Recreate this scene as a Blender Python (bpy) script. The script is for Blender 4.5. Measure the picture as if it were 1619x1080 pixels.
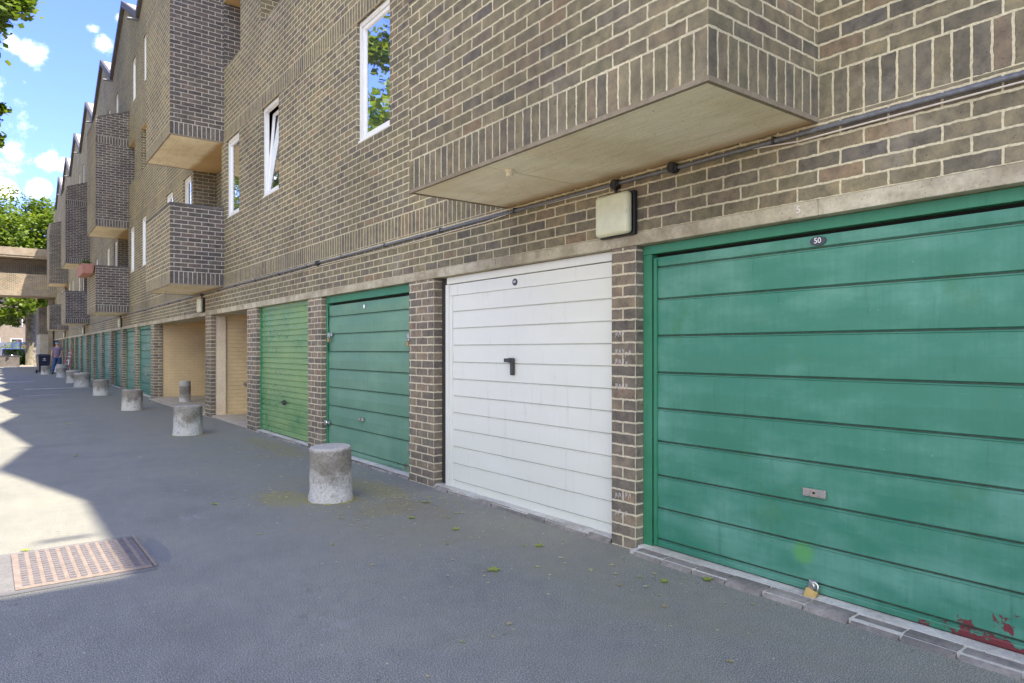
import bpy, bmesh, math, random
from mathutils import Vector, Matrix, noise
R = math.radians
random.seed(7)
S = bpy.context.scene
for o in list(bpy.data.objects):
    bpy.data.objects.remove(o)

# ------------------------------------------------------------ camera
cam = bpy.data.objects.new('camera', bpy.data.cameras.new('camera'))
S.collection.objects.link(cam)
cam.location = (0, 0, 1.30)
cam.rotation_euler = (R(90), 0, R(-37.167))
cam.data.sensor_width = 36
cam.data.lens = 1077 / 1619 * 36
cam.data.shift_y = 13.5 / 1619
cam.data.clip_start = 0.05
cam.data.clip_end = 2000
S.camera = cam

# ------------------------------------------------------------ sun and sky
SUN_TO = Vector((2.85, -5.80, 11.1)).normalized()
elev = math.asin(SUN_TO.z)
sun = bpy.data.objects.new('sun', bpy.data.lights.new('sun', 'SUN'))
S.collection.objects.link(sun)
sun.rotation_euler = (-SUN_TO).to_track_quat('-Z', 'Y').to_euler()
sun.data.energy = 2.5
sun.data.angle = R(0.6)
sun.data.color = (1.0, 0.89, 0.74)

def px_dir(px, py):
    th = R(37.167)
    u = (px - 809.5) / 1077; v = (553.5 - py) / 1077
    f = Vector((math.sin(th), math.cos(th), 0)); r = Vector((math.cos(th), -math.sin(th), 0))
    return (f + r * u + Vector((0, 0, v))).normalized()

w = bpy.data.worlds.new('World'); S.world = w; w.use_nodes = True
nt = w.node_tree; N = nt.nodes; L = nt.links
N.clear()
out = N.new('ShaderNodeOutputWorld'); bg = N.new('ShaderNodeBackground')
sky = N.new('ShaderNodeTexSky'); sky.sky_type = 'NISHITA'; sky.sun_disc = False
sky.sun_elevation = elev
sky.sun_rotation = math.atan2(SUN_TO.x, SUN_TO.y)
sky.air_density = 1.0; sky.dust_density = 0.7; sky.ozone_density = 1.6
bg.inputs['Strength'].default_value = 0.15
tc = N.new('ShaderNodeTexCoord')
nz = N.new('ShaderNodeTexNoise'); nz.inputs['Scale'].default_value = 26; nz.inputs['Detail'].default_value = 9
nz.inputs['Roughness'].default_value = 0.7
L.new(tc.outputs['Generated'], nz.inputs['Vector'])
acc = None
for px, py, r_, st in ((52, 84, .042, .84), (24, 74, .034, .74), (162, 70, .030, .80), (148, 45, .020, .72), (190, 28, .020, .76), (75, 256, .028, .82), (104, 262, .022, .82),
                   (15, 238, .034, .84), (62, 298, .030, .92), (10, 302, .030, .84), (-160, 200, .2, 1.), (-400, 60, .25, 1.), (-120, -150, .14, .9), (40, 130, .02, .6),
                   ((-.75, -.75, .55), 0, .75, 1.3), ((-.2, -.9, .7), 0, .6, 1.2), ((-.95, .05, .35), 0, .55, 1.2), ((-.5, -.2, 1), 0, .5, 1.1), ((-.97, .3, .06), 0, .30, 1.1)):  # clouds given by direction are out of view, added as neutral fill light
    d = N.new('ShaderNodeVectorMath'); d.operation = 'DISTANCE'
    L.new(tc.outputs['Generated'], d.inputs[0]); d.inputs[1].default_value = Vector(px).normalized() if isinstance(px, tuple) else px_dir(px, py)
    m = N.new('ShaderNodeMapRange'); m.inputs['From Min'].default_value = r_; m.inputs['From Max'].default_value = 0
    m.inputs['To Max'].default_value = st
    L.new(d.outputs['Value'], m.inputs['Value'])
    if acc is None: acc = m.outputs[0]
    else:
        a = N.new('ShaderNodeMath'); a.operation = 'MAXIMUM'
        L.new(acc, a.inputs[0]); L.new(m.outputs[0], a.inputs[1]); acc = a.outputs[0]
mm = N.new('ShaderNodeMath'); mm.operation = 'MULTIPLY_ADD'; mm.inputs[1].default_value = 0.95
L.new(acc, mm.inputs[0]); L.new(nz.outputs['Fac'], mm.inputs[2])
cr = N.new('ShaderNodeMapRange'); cr.interpolation_type = 'SMOOTHSTEP'
cr.inputs['From Min'].default_value = 0.94; cr.inputs['From Max'].default_value = 1.42; cr.inputs['To Max'].default_value = 0.93
L.new(mm.outputs[0], cr.inputs['Value'])
tint = N.new('ShaderNodeMixRGB'); tint.blend_type = 'MULTIPLY'; tint.inputs['Fac'].default_value = 1
tint.inputs['Color2'].default_value = (0.32, 0.355, 0.72, 1)
L.new(sky.outputs[0], tint.inputs['Color1'])
mx = N.new('ShaderNodeMixRGB'); mx.inputs['Color2'].default_value = (5.45, 5.4, 4.25, 1)
L.new(cr.outputs[0], mx.inputs['Fac']); L.new(tint.outputs[0], mx.inputs['Color1'])
L.new(mx.outputs[0], bg.inputs['Color']); L.new(bg.outputs[0], out.inputs['Surface'])

S.view_settings.view_transform = 'Standard'; S.view_settings.look = 'None'
S.view_settings.exposure = 2.42; S.view_settings.gamma = 1
S.render.engine = 'CYCLES'
S.cycles.max_bounces = 8; S.cycles.diffuse_bounces = 5

# ------------------------------------------------------------ material helpers
def mat(name):
    m = bpy.data.materials.new(name); m.use_nodes = True
    nt = m.node_tree; b = nt.nodes['Principled BSDF']
    return m, nt, b
def srgb(c):
    return tuple(((v / 255) / 12.92 if v / 255 <= 0.04045 else ((v / 255 + 0.055) / 1.055) ** 2.4) for v in c) + (1,)
def ramp(nt, fac, stops, interp='LINEAR'):
    r = nt.nodes.new('ShaderNodeValToRGB'); r.color_ramp.interpolation = interp
    e = r.color_ramp.elements
    e[0].position = stops[0][0]; e[0].color = stops[0][1]
    e[1].position = stops[-1][0]; e[1].color = stops[-1][1]
    for p, c in stops[1:-1]:
        k = e.new(p); k.color = c
    nt.links.new(fac, r.inputs[0]); return r.outputs[0]
def g(v): return (v, v, v, 1)
def noise_n(nt, vec, scale, detail=4, rough=.55, lac=2):
    n = nt.nodes.new('ShaderNodeTexNoise'); n.inputs['Scale'].default_value = scale
    n.inputs['Detail'].default_value = detail; n.inputs['Roughness'].default_value = rough
    if vec is not None: nt.links.new(vec, n.inputs['Vector'])
    return n
def mix(nt, fac, a, b, mode='MIX'):
    m = nt.nodes.new('ShaderNodeMixRGB'); m.blend_type = mode
    for i, v in ((0, fac), (1, a), (2, b)):
        if isinstance(v, (int, float)): m.inputs[i].default_value = v
        elif isinstance(v, tuple): m.inputs[i].default_value = v
        else: nt.links.new(v, m.inputs[i])
    return m.outputs[0]
def math_n(nt, op, a, b=0.0, c=0.0, clamp=False):
    m = nt.nodes.new('ShaderNodeMath'); m.operation = op; m.use_clamp = clamp
    for i, v in ((0, a), (1, b), (2, c)):
        if isinstance(v, (int, float)): m.inputs[i].default_value = v
        else: nt.links.new(v, m.inputs[i])
    return m.outputs[0]
def smooth(nt, v, a, b, ta=0., tb=1.):
    m = nt.nodes.new('ShaderNodeMapRange'); m.interpolation_type = 'SMOOTHSTEP'
    m.inputs['From Min'].default_value = a; m.inputs['From Max'].default_value = b
    m.inputs['To Min'].default_value = ta; m.inputs['To Max'].default_value = tb
    nt.links.new(v, m.inputs['Value']); return m.outputs[0]
def bump(nt, b, h, dist=.003, strength=1., prev=None):
    n = nt.nodes.new('ShaderNodeBump'); n.inputs['Distance'].default_value = dist; n.inputs['Strength'].default_value = strength
    nt.links.new(h, n.inputs['Height'])
    if prev is not None: nt.links.new(prev, n.inputs['Normal'])
    nt.links.new(n.outputs[0], b.inputs['Normal']); return n.outputs[0]
def coords(nt):
    t = nt.nodes.new('ShaderNodeTexCoord'); return t
def sepxyz(nt, v):
    s = nt.nodes.new('ShaderNodeSeparateXYZ'); nt.links.new(v, s.inputs[0]); return s.outputs

def brick_mat(name, soldier=False, palette=None, mortar=(0.57, 0.515, 0.34, 1), painted=None, mort=.0068, mmul=1.0, offset=.5, soot=0.0):
    m, nt, b = mat(name); L = nt.links
    t = coords(nt); uv = t.outputs['UV']
    n1 = noise_n(nt, t.outputs['Object'], 26, 3)
    sub = nt.nodes.new('ShaderNodeVectorMath'); sub.operation = 'SUBTRACT'
    L.new(n1.outputs['Color'], sub.inputs[0]); sub.inputs[1].default_value = (.5, .5, .5)
    sc = nt.nodes.new('ShaderNodeVectorMath'); sc.operation = 'SCALE'; sc.inputs['Scale'].default_value = .013
    L.new(sub.outputs[0], sc.inputs[0])
    add = nt.nodes.new('ShaderNodeVectorMath'); add.operation = 'ADD'
    L.new(uv, add.inputs[0]); L.new(sc.outputs[0], add.inputs[1])
    br = nt.nodes.new('ShaderNodeTexBrick'); L.new(add.outputs[0], br.inputs['Vector'])
    br.inputs['Color1'].default_value = g(0); br.inputs['Color2'].default_value = g(1)
    br.inputs['Mortar'].default_value = g(.5)
    br.inputs['Scale'].default_value = 1; br.inputs['Mortar Size'].default_value = mort
    br.inputs['Mortar Smooth'].default_value = .25; br.inputs['Bias'].default_value = 0
    br.inputs['Brick Width'].default_value = .225; br.inputs['Row Height'].default_value = .075
    br.offset = 0 if soldier else offset; br.squash = 1
    pal = palette or [(0, (.120, .110, .084, 1)), (.14, (.178, .156, .100, 1)), (.3, (.200, .176, .112, 1)), (.42, (.152, .137, .102, 1)),
                      (.55, (.222, .192, .120, 1)), (.68, (.168, .155, .096, 1)), (.8, (.190, .156, .104, 1)), (.87, (.125, .115, .096, 1)), (.95, (.228, .172, .108, 1)), (1, (.18, .165, .104, 1))]
    col = ramp(nt, br.outputs['Color'], pal)
    # blotches and burnt specks inside each brick
    n2 = noise_n(nt, t.outputs['Object'], 14, 5, .65)
    col = mix(nt, .75, col, ramp(nt, n2.outputs['Fac'], [(.28, g(.52)), (.5, g(1.0)), (.72, (1.6, 1.48, 1.28, 1))]), 'MULTIPLY')
    n3 = noise_n(nt, t.outputs['Object'], 95, 3, .7)
    speck = smooth(nt, n3.outputs['Fac'], .60, .70)
    col = mix(nt, math_n(nt, 'MULTIPLY', speck, .75), col, (.022, .02, .02, 1))
    n5 = noise_n(nt, t.outputs['Object'], .55, 4, .6)
    if painted:
        col = mix(nt, .88, col, painted)
        mc = tuple(x * .80 for x in painted[:3]) + (1,)
    else:
        mc = mortar
    mn = noise_n(nt, t.outputs['Object'], 60, 3)
    mcol = mix(nt, 1, mc, ramp(nt, mn.outputs['Fac'], [(.25, g(.72)), (.7, g(1.12))]), 'MULTIPLY')
    fac = br.outputs['Fac']
    col = mix(nt, fac, col, mcol)
    col = mix(nt, 1, col, ramp(nt, n5.outputs['Fac'], [(.3, g(.74)), (.5, g(1)), (.72, (1.2, 1.18, 1.08, 1))]), 'MULTIPLY')
    if not painted:      # lime bloom and rain marks over several bricks
        n11 = noise_n(nt, t.outputs['Object'], 1.7, 7, .75)
        col = mix(nt, smooth(nt, n11.outputs['Fac'], .55, .70, 0, .22), col, (.44, .41, .33, 1))
        col = mix(nt, smooth(nt, n11.outputs['Fac'], .44, .30, 0, .28), col, (.07, .065, .055, 1))
    if soot:   # rain soot that runs down from the coping
        o = sepxyz(nt, t.outputs['Object'])
        n6 = noise_n(nt, t.outputs['Object'], 2.4, 5, .7)
        k = smooth(nt, n6.outputs['Fac'], .42, .68, 0, soot)
        col = mix(nt, k, col, (.045, .043, .042, 1))
    nt.links.new(col, b.inputs['Base Color'])
    b.inputs['Roughness'].default_value = .88
    b.inputs['Specular IOR Level'].default_value = .25
    inv = math_n(nt, 'SUBTRACT', 1, fac)
    h = math_n(nt, 'MULTIPLY_ADD', n3.outputs['Fac'], .22, inv)
    h = math_n(nt, 'MULTIPLY_ADD', n2.outputs['Fac'], .35, h)
    bump(nt, b, h, .006 if not painted else .005, .9)
    return m

def plain(name, col, rough=.6, nscale=8, var=.15, metal=0, bmp=.0, bscale=60, spec=.5, streak=False):
    m, nt, b = mat(name); t = coords(nt)
    v = t.outputs['Object']
    if streak:
        mp = nt.nodes.new('ShaderNodeMapping'); mp.inputs['Scale'].default_value = (1, 1, .12)
        nt.links.new(v, mp.inputs[0]); v = mp.outputs[0]
    n = noise_n(nt, v, nscale, 6, .62)
    c = mix(nt, 1, col, ramp(nt, n.outputs['Fac'], [(.28, g(1 - var)), (.5, g(1)), (.72, g(1 + var))]), 'MULTIPLY')
    nt.links.new(c, b.inputs['Base Color'])
    b.inputs['Roughness'].default_value = rough; b.inputs['Metallic'].default_value = metal
    b.inputs['Specular IOR Level'].default_value = spec
    if bmp:
        n2 = noise_n(nt, t.outputs['Object'], bscale, 5, .6); bump(nt, b, n2.outputs['Fac'], bmp)
    return m

def concrete_mat(name, base, stain=(.5, .42, .26, 1), speck=True, patch=None, bmp=.004, mossy=0):
    m, nt, b = mat(name); t = coords(nt); o = t.outputs['Object']
    n = noise_n(nt, o, 3.2, 7, .65); n2 = noise_n(nt, o, 38, 5, .7); n3 = noise_n(nt, o, 90, 2)
    c = mix(nt, ramp(nt, n.outputs['Fac'], [(.38, g(0)), (.66, g(1))]), base, stain)
    c = mix(nt, 1, c, ramp(nt, n2.outputs['Fac'], [(.25, g(.78)), (.5, g(1)), (.75, g(1.16))]), 'MULTIPLY')
    if speck:
        c = mix(nt, smooth(nt, n3.outputs['Fac'], .68, .74), c, (.06, .05, .045, 1))
    if mossy:
        n4 = noise_n(nt, o, 6, 6, .7)
        c = mix(nt, smooth(nt, n4.outputs['Fac'], .5, .66, 0, mossy), c, (.10, .095, .06, 1))
    nt.links.new(c, b.inputs['Base Color']); b.inputs['Roughness'].default_value = .9
    b.inputs['Specular IOR Level'].default_value = .2
    bump(nt, b, n2.outputs['Fac'], bmp)
    return m

def paint_mat(name, base, fade, rough=.42, seam_dirt=True, red=False, dark=None, streaky=1.0, fac_hi=.75):
    """old gloss paint gone chalky in clouds, scratches, optional flaking to red primer"""
    m, nt, b = mat(name); t = coords(nt); o = t.outputs['Object']
    mp = nt.nodes.new('ShaderNodeMapping'); mp.inputs['Scale'].default_value = (1, .7, 1.6)
    nt.links.new(o, mp.inputs[0])
    n = noise_n(nt, mp.outputs[0], 1.9, 7, .6)
    mp2 = nt.nodes.new('ShaderNodeMapping'); mp2.inputs['Scale'].default_value = (1, 1, .06)
    nt.links.new(o, mp2.inputs[0])
    n2 = noise_n(nt, mp2.outputs[0], 38, 5, .75)
    f = math_n(nt, 'MULTIPLY_ADD', n2.outputs['Fac'], .28 * streaky, n.outputs['Fac'])
    k = smooth(nt, f, .48, .86, 0, fac_hi)
    c = mix(nt, k, base, fade)
    if dark:
        n6 = noise_n(nt, o, 3.4, 5, .6)
        c = mix(nt, smooth(nt, n6.outputs['Fac'], .58, .72, 0, .55), c, dark)
    mp3 = nt.nodes.new('ShaderNodeMapping'); mp3.inputs['Scale'].default_value = (1, 1, .09); nt.links.new(o, mp3.inputs[0])
    n9 = noise_n(nt, mp3.outputs[0], 17, 6, .8)
    c = mix(nt, smooth(nt, n9.outputs['Fac'], .56, .72, 0, .38), c, tuple(x * .55 for x in base[:3]) + (1,))
    mp4 = nt.nodes.new('ShaderNodeMapping'); mp4.inputs['Scale'].default_value = (1, .25, 1.6); mp4.inputs['Rotation'].default_value = (.5, 0, 0); nt.links.new(o, mp4.inputs[0])
    n10 = noise_n(nt, mp4.outputs[0], 55, 4, .8)
    c = mix(nt, smooth(nt, n10.outputs['Fac'], .68, .74, 0, .18), c, tuple(min(1, x * 1.5 + .04) for x in fade[:3]) + (1,))
    n4 = noise_n(nt, o, 70, 3, .7)
    c = mix(nt, smooth(nt, n4.outputs['Fac'], .70, .76, 0, .7), c, tuple(min(1, x * 1.7 + .05) for x in fade[:3]) + (1,))
    r = smooth(nt, n.outputs['Fac'], .3, .7, rough - .1, rough + .18)
    if red:
        s = sepxyz(nt, o)
        # flaking grows towards the bottom corner (small y, small z) of this door
        n5 = noise_n(nt, o, 7.5, 8, .68)
        yy = smooth(nt, s['Y'], .95, 1.75, 0, 1.) ; zz = math_n(nt, 'ADD', smooth(nt, s['Z'], -.08, .24, 0, 1.), smooth(nt, s['Z'], .2, .4, 0, 1.))
        a = math_n(nt, 'ADD', math_n(nt, 'MULTIPLY', yy, .30), math_n(nt, 'MULTIPLY', zz, .30))
        v = math_n(nt, 'SUBTRACT', n5.outputs['Fac'], a)
        pk = smooth(nt, v, .315, .327)
        lime = None
        if red == 'rust':
            yy2 = smooth(nt, s['Y'], 6.15, 7.3, 0, 1.)
            v = math_n(nt, 'SUBTRACT', n5.outputs['Fac'], math_n(nt, 'ADD', math_n(nt, 'MULTIPLY', yy2, .16), math_n(nt, 'MULTIPLY', smooth(nt, s['Z'], .10, .34, 0, 1.), .34)))
            pk = smooth(nt, v, .50, .55, 0, .75)
        c = mix(nt, pk, c, (.17, .035, .04, 1) if red != 'rust' else (.16, .085, .06, 1))
        bp = bump(nt, b, math_n(nt, 'MULTIPLY', pk, -1), .0012)
    if red is True:      # lime green touch-up dab
        s = sepxyz(nt, o)
        dy = math_n(nt, 'DIVIDE', math_n(nt, 'SUBTRACT', s['Y'], 1.93), .075); dz = math_n(nt, 'DIVIDE', math_n(nt, 'SUBTRACT', s['Z'], .235), .075)
        rr = math_n(nt, 'ADD', math_n(nt, 'MULTIPLY', dy, dy), math_n(nt, 'MULTIPLY', dz, dz))
        c = mix(nt, smooth(nt, math_n(nt, 'MULTIPLY_ADD', n4.outputs['Fac'], .5, rr), .2, 1.3, .7, 0), c, (.10, .33, .06, 1))
    nt.links.new(c, b.inputs['Base Color']); nt.links.new(r, b.inputs['Roughness'])
    nd = noise_n(nt, o, 2.6, 3, .5)
    bump(nt, b, nd.outputs['Fac'], .02, .6, bp if red else None)
    b.inputs['Specular IOR Level'].default_value = .4
    return m

def soffit_mat():
    m, nt, b = mat('board_marked_concrete'); t = coords(nt); o = t.outputs['Object']
    mp = nt.nodes.new('ShaderNodeMapping'); mp.inputs['Scale'].default_value = (9, 1.2, 1); nt.links.new(o, mp.inputs[0])
    n = noise_n(nt, mp.outputs[0], 3, 7, .65); n1 = noise_n(nt, o, 1.6, 5, .6); n2 = noise_n(nt, o, 38, 5, .7); n3 = noise_n(nt, o, 55, 2)
    c = mix(nt, smooth(nt, n1.outputs['Fac'], .38, .66), (.80, .73, .54, 1), (.70, .61, .41, 1))
    c = mix(nt, .5, c, ramp(nt, n.outputs['Fac'], [(.3, g(.80)), (.5, g(1)), (.7, g(1.10))]), 'MULTIPLY')
    c = mix(nt, smooth(nt, n3.outputs['Fac'], .70, .76, 0, .8), c, (.10, .075, .05, 1))
    s_ = sepxyz(nt, o)
    brd = math_n(nt, 'FRACT', math_n(nt, 'DIVIDE', s_['X'], .145))
    ln_ = smooth(nt, math_n(nt, 'ABSOLUTE', math_n(nt, 'SUBTRACT', brd, .5)), .47, .5)
    c = mix(nt, math_n(nt, 'MULTIPLY', ln_, .22), c, (.3, .24, .15, 1))
    # rusty damp line where the slab meets the wall
    wl = smooth(nt, math_n(nt, 'MULTIPLY_ADD', n1.outputs['Fac'], .10, s_['X']), 3.20, 3.34, 0, .75)
    c = mix(nt, wl, c, (.42, .25, .08, 1))
    nt.links.new(c, b.inputs['Base Color']); b.inputs['Roughness'].default_value = .9
    b.inputs['Specular IOR Level'].default_value = .2
    bump(nt, b, math_n(nt, 'MULTIPLY_ADD', n.outputs['Fac'], .6, n2.outputs['Fac']), .005)
    return m
def bollard_mat():
    m, nt, b = mat('bollard_concrete'); t = coords(nt); o = t.outputs['Object']; s_ = sepxyz(nt, o)
    oi = nt.nodes.new('ShaderNodeObjectInfo'); ad = nt.nodes.new('ShaderNodeVectorMath'); ad.operation = 'ADD'
    nt.links.new(o, ad.inputs[0]); nt.links.new(oi.outputs['Location'], ad.inputs[1]); v = ad.outputs[0]
    n = noise_n(nt, v, 5, 7, .7); n2 = noise_n(nt, v, 45, 5, .75); n3 = noise_n(nt, v, 13, 4, .7)
    c = mix(nt, smooth(nt, n.outputs['Fac'], .35, .65), (.20, .18, .14, 1), (.30, .28, .235, 1))
    h = math_n(nt, 'MULTIPLY_ADD', n.outputs['Fac'], -.55, s_['Z'])       # lime bloom creeping up from the foot
    c = mix(nt, smooth(nt, h, -.16, .03, .85, 0), c, (.56, .55, .50, 1))
    top = smooth(nt, math_n(nt, 'MULTIPLY_ADD', n3.outputs['Fac'], .06, s_['Z']), .455, .49, 0, .7)
    c = mix(nt, top, c, (.50, .48, .43, 1))
    c = mix(nt, 1, c, ramp(nt, n2.outputs['Fac'], [(.28, g(.55)), (.5, g(1)), (.72, g(1.3))]), 'MULTIPLY')
    c = mix(nt, smooth(nt, n3.outputs['Fac'], .60, .74, 0, .6), c, (.085, .08, .055, 1))
    nt.links.new(c, b.inputs['Base Color']); b.inputs['Roughness'].default_value = .92
    bump(nt, b, math_n(nt, 'MULTIPLY_ADD', n3.outputs['Fac'], .8, n2.outputs['Fac']), .012)
    return m
M = {}
M['brick'] = brick_mat('stock_brick')
M['soldier'] = brick_mat('soldier_brick', soldier=True)
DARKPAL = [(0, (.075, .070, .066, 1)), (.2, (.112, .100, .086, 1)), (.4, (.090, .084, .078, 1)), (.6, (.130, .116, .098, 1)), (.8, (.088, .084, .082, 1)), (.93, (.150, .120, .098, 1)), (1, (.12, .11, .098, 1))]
M['brick_sooty_shade'] = brick_mat('sooty_shade_brick', palette=DARKPAL, mortar=(.50, .45, .38, 1), soot=.35)  # sooty brick, its dark tone also paints tree shade on the far low wall
M['soldier_sooty'] = brick_mat('sooty_soldier_brick', soldier=True, palette=DARKPAL, mortar=(.50, .46, .39, 1))
M['brick_pier'] = brick_mat('pier_brick', mortar=(.62, .55, .39, 1),
    palette=[(0, (.135, .12, .10, 1)), (.3, (.215, .18, .135, 1)), (.5, (.17, .15, .12, 1)), (.7, (.25, .20, .14, 1)), (.86, (.185, .16, .12, 1)), (1, (.28, .19, .13, 1))], mort=.0075)
M['brick_yellow'] = brick_mat('painted_brick', painted=(.80, .61, .34, 1), mort=.004)
M['plaster'] = concrete_mat('cream_plaster', (.74, .63, .45, 1), (.66, .53, .36, 1), bmp=.002)
M['soffit'] = soffit_mat()
M['lintel'] = concrete_mat('lintel_concrete', (.30, .26, .175, 1), (.52, .48, .35, 1), bmp=.004)
M['drip'] = concrete_mat('drip_edge_concrete', (.26, .22, .155, 1), (.20, .165, .11, 1))
M['coping'] = concrete_mat('dark_coping', (.085, .080, .076, 1), (.14, .13, .115, 1), bmp=.004)
M['bollard'] = bollard_mat()
M['paving'] = concrete_mat('pale_paving', (.50, .43, .32, 1), (.42, .36, .27, 1))
M['conc'] = concrete_mat('pale_concrete', (.46, .41, .33, 1), (.38, .33, .26, 1))
M['kerb'] = concrete_mat('kerb_brick', (.155, .145, .13, 1), (.32, .295, .26, 1), bmp=.010)
M['thresh'] = concrete_mat('threshold_mortar', (.58, .57, .52, 1), (.40, .38, .33, 1), bmp=.008)
M['white'] = plain('white_upvc', (.72, .73, .70, 1), .35, 3, .04)
M['white_door'] = paint_mat('white_paint', (.70, .71, .62, 1), (.78, .79, .71, 1), .42, streaky=.4, fac_hi=.5)
M['green'] = paint_mat('green_paint', (.042, .205, .130, 1), (.175, .385, .300, 1), .45, red=True, dark=(.050, .19, .085, 1), streaky=.55, fac_hi=.72)
M['green_frame'] = paint_mat('green_frame_paint', (.03, .19, .095, 1), (.06, .25, .15, 1), .45)
M['green_pale'] = paint_mat('pale_green_paint', (.10, .235, .155, 1), (.19, .33, .225, 1), .5, red='rust')
M['green_lime'] = paint_mat('lime_green_paint', (.10, .25, .10, 1), (.26, .38, .15, 1), .3, fac_hi=.75)
M['green_far'] = paint_mat('far_green_paint', (.05, .175, .125, 1), (.11, .25, .19, 1), .45)
M['steel'] = plain('worn_steel', (.45, .44, .42, 1), .4, 20, .3, .8)
M['darksteel'] = plain('dark_steel', (.07, .07, .065, 1), .45, 20, .3, .5)
M['chrome'] = plain('chrome', (.62, .6, .56, 1), .22, 20, .15, .9)
M['brass'] = plain('brass', (.42, .30, .12, 1), .38, 20, .2, .8)
M['black'] = plain('black_plastic', (.018, .018, .018, 1), .45, 10, .2)
M['dark'] = plain('dark_void', (.010, .009, .008, 1), .9, 10, .2)
M['room'] = plain('room_inside', (.55, .47, .35, 1), .9, 2, .3)
M['grime'] = plain('seam_grime', (.05, .08, .055, 1), .8, 30, .4)
M['grime_pale'] = plain('pale_seam_grime', (.24, .235, .20, 1), .8, 30, .3)
M['moss'] = plain('dry_moss', (.30, .27, .07, 1), .95, 40, .35)
M['pipe'] = plain('galvanised_pipe', (.15, .16, .17, 1), .5, 30, .3, .3)
M['cable'] = plain('white_cable', (.60, .55, .46, 1), .5, 30, .1)
M['lens'] = plain('yellowed_polycarbonate', (.62, .62, .40, 1), .3, 12, .10)
M['roof'] = plain('roof_felt', (.50, .43, .35, 1), .9, 3, .12)
M['fascia'] = plain('dark_fascia', (.075, .07, .068, 1), .7, 4, .2)
M['terracotta'] = plain('terracotta', (.34, .16, .12, 1), .7, 8, .15)
M['red'] = plain('red_paint', (.45, .03, .035, 1), .4, 8, .15)
M['cream_wall'] = concrete_mat('cream_render', (.24, .20, .15, 1), (.19, .155, .115, 1))
M['bridge'] = concrete_mat('bridge_concrete', (.30, .26, .20, 1), (.22, .18, .13, 1))
M['block'] = concrete_mat('grey_render', (.42, .39, .33, 1), (.36, .33, .27, 1))
M['hat'] = plain('blue_cloth', (.04, .10, .17, 1), .8, 20, .2)
M['shirt'] = plain('mauve_cotton', (.17, .13, .19, 1), .85, 15, .2)
M['jeans'] = plain('denim', (.04, .09, .22, 1), .85, 15, .3)
M['skin'] = plain('skin', (.52, .30, .21, 1), .55, 20, .1)
M['bin'] = plain('navy_plastic', (.022, .026, .045, 1), .4, 8, .15)
M['carpaint'] = plain('silver_car_paint', (.22, .24, .25, 1), .25, 4, .05, .4)
M['van'] = plain('white_van_paint', (.45, .46, .48, 1), .3, 4, .05)
M['bluepaint'] = plain('blue_paint', (.08, .14, .30, 1), .4, 4, .1)
M['tyre'] = plain('tyre_rubber', (.02, .02, .02, 1), .8, 20, .2)
M['plate'] = plain('plate_face', (.045, .045, .05, 1), .35, 20, .2)
M['digit'] = plain('white_enamel', (.85, .85, .83, 1), .4, 20, .03)
M['chalk'] = plain('chalk', (.70, .66, .60, 1), .95, 60, .15)

def glass_mat():
    m, nt, b = mat('window_glass'); N = nt.nodes; L = nt.links
    b.inputs['Base Color'].default_value = (.10, .11, .10, 1); b.inputs['Roughness'].default_value = .3
    gl = N.new('ShaderNodeBsdfGlossy'); gl.inputs['Roughness'].default_value = .012; gl.inputs['Color'].default_value = (.95, .97, 1, 1)
    ms = N.new('ShaderNodeMixShader'); ms.inputs[0].default_value = .86
    t = coords(nt); n = noise_n(nt, t.outputs['Object'], 2.2, 2)
    bp = N.new('ShaderNodeBump'); bp.inputs['Distance'].default_value = .0018; L.new(n.outputs['Fac'], bp.inputs['Height']); L.new(bp.outputs[0], gl.inputs['Normal'])
    L.new(b.outputs[0], ms.inputs[1]); L.new(gl.outputs[0], ms.inputs[2]); L.new(ms.outputs[0], N['Material Output'].inputs[0])
    return m
M['glass'] = glass_mat()

def bark_mat():
    m, nt, b = mat('plane_bark'); t = coords(nt)
    n = noise_n(nt, t.outputs['Object'], 4, 6, .7)
    nt.links.new(ramp(nt, n.outputs['Fac'], [(.3, (.09, .08, .05, 1)), (.5, (.17, .15, .10, 1)), (.7, (.30, .28, .20, 1))]), b.inputs['Base Color'])
    b.inputs['Roughness'].default_value = .9; bump(nt, b, n.outputs['Fac'], .02)
    return m
M['bark'] = bark_mat()
def leaf_mat(name, c1, c2, c3):
    m, nt, b = mat(name); N = nt.nodes; L = nt.links
    gm = N.new('ShaderNodeNewGeometry')
    col = ramp(nt, gm.outputs['Random Per Island'], [(0, c1), (.5, c2), (1, c3)])
    L.new(col, b.inputs['Base Color']); b.inputs['Roughness'].default_value = .5
    tr = N.new('ShaderNodeBsdfTranslucent'); ms = N.new('ShaderNodeMixShader'); ms.inputs[0].default_value = .42
    L.new(mix(nt, 1, col, (1.7, 1.6, .6, 1), 'MULTIPLY'), tr.inputs[0])
    L.new(b.outputs[0], ms.inputs[1]); L.new(tr.outputs[0], ms.inputs[2])
    L.new(ms.outputs[0], N['Material Output'].inputs[0])
    return m
M['leaf'] = leaf_mat('plane_leaf', (.075, .135, .015, 1), (.12, .19, .022, 1), (.19, .25, .035, 1))
M['leaf_dark'] = leaf_mat('dark_leaf', (.04, .08, .012, 1), (.06, .11, .018, 1), (.10, .15, .025, 1))
M['leaf_fallen'] = leaf_mat('fallen_leaf', (.26, .36, .05, 1), (.30, .38, .08, 1), (.36, .40, .12, 1))
M['leaf_dry'] = leaf_mat('dry_leaf', (.38, .32, .17, 1), (.55, .52, .42, 1), (.34, .36, .12, 1))

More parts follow.
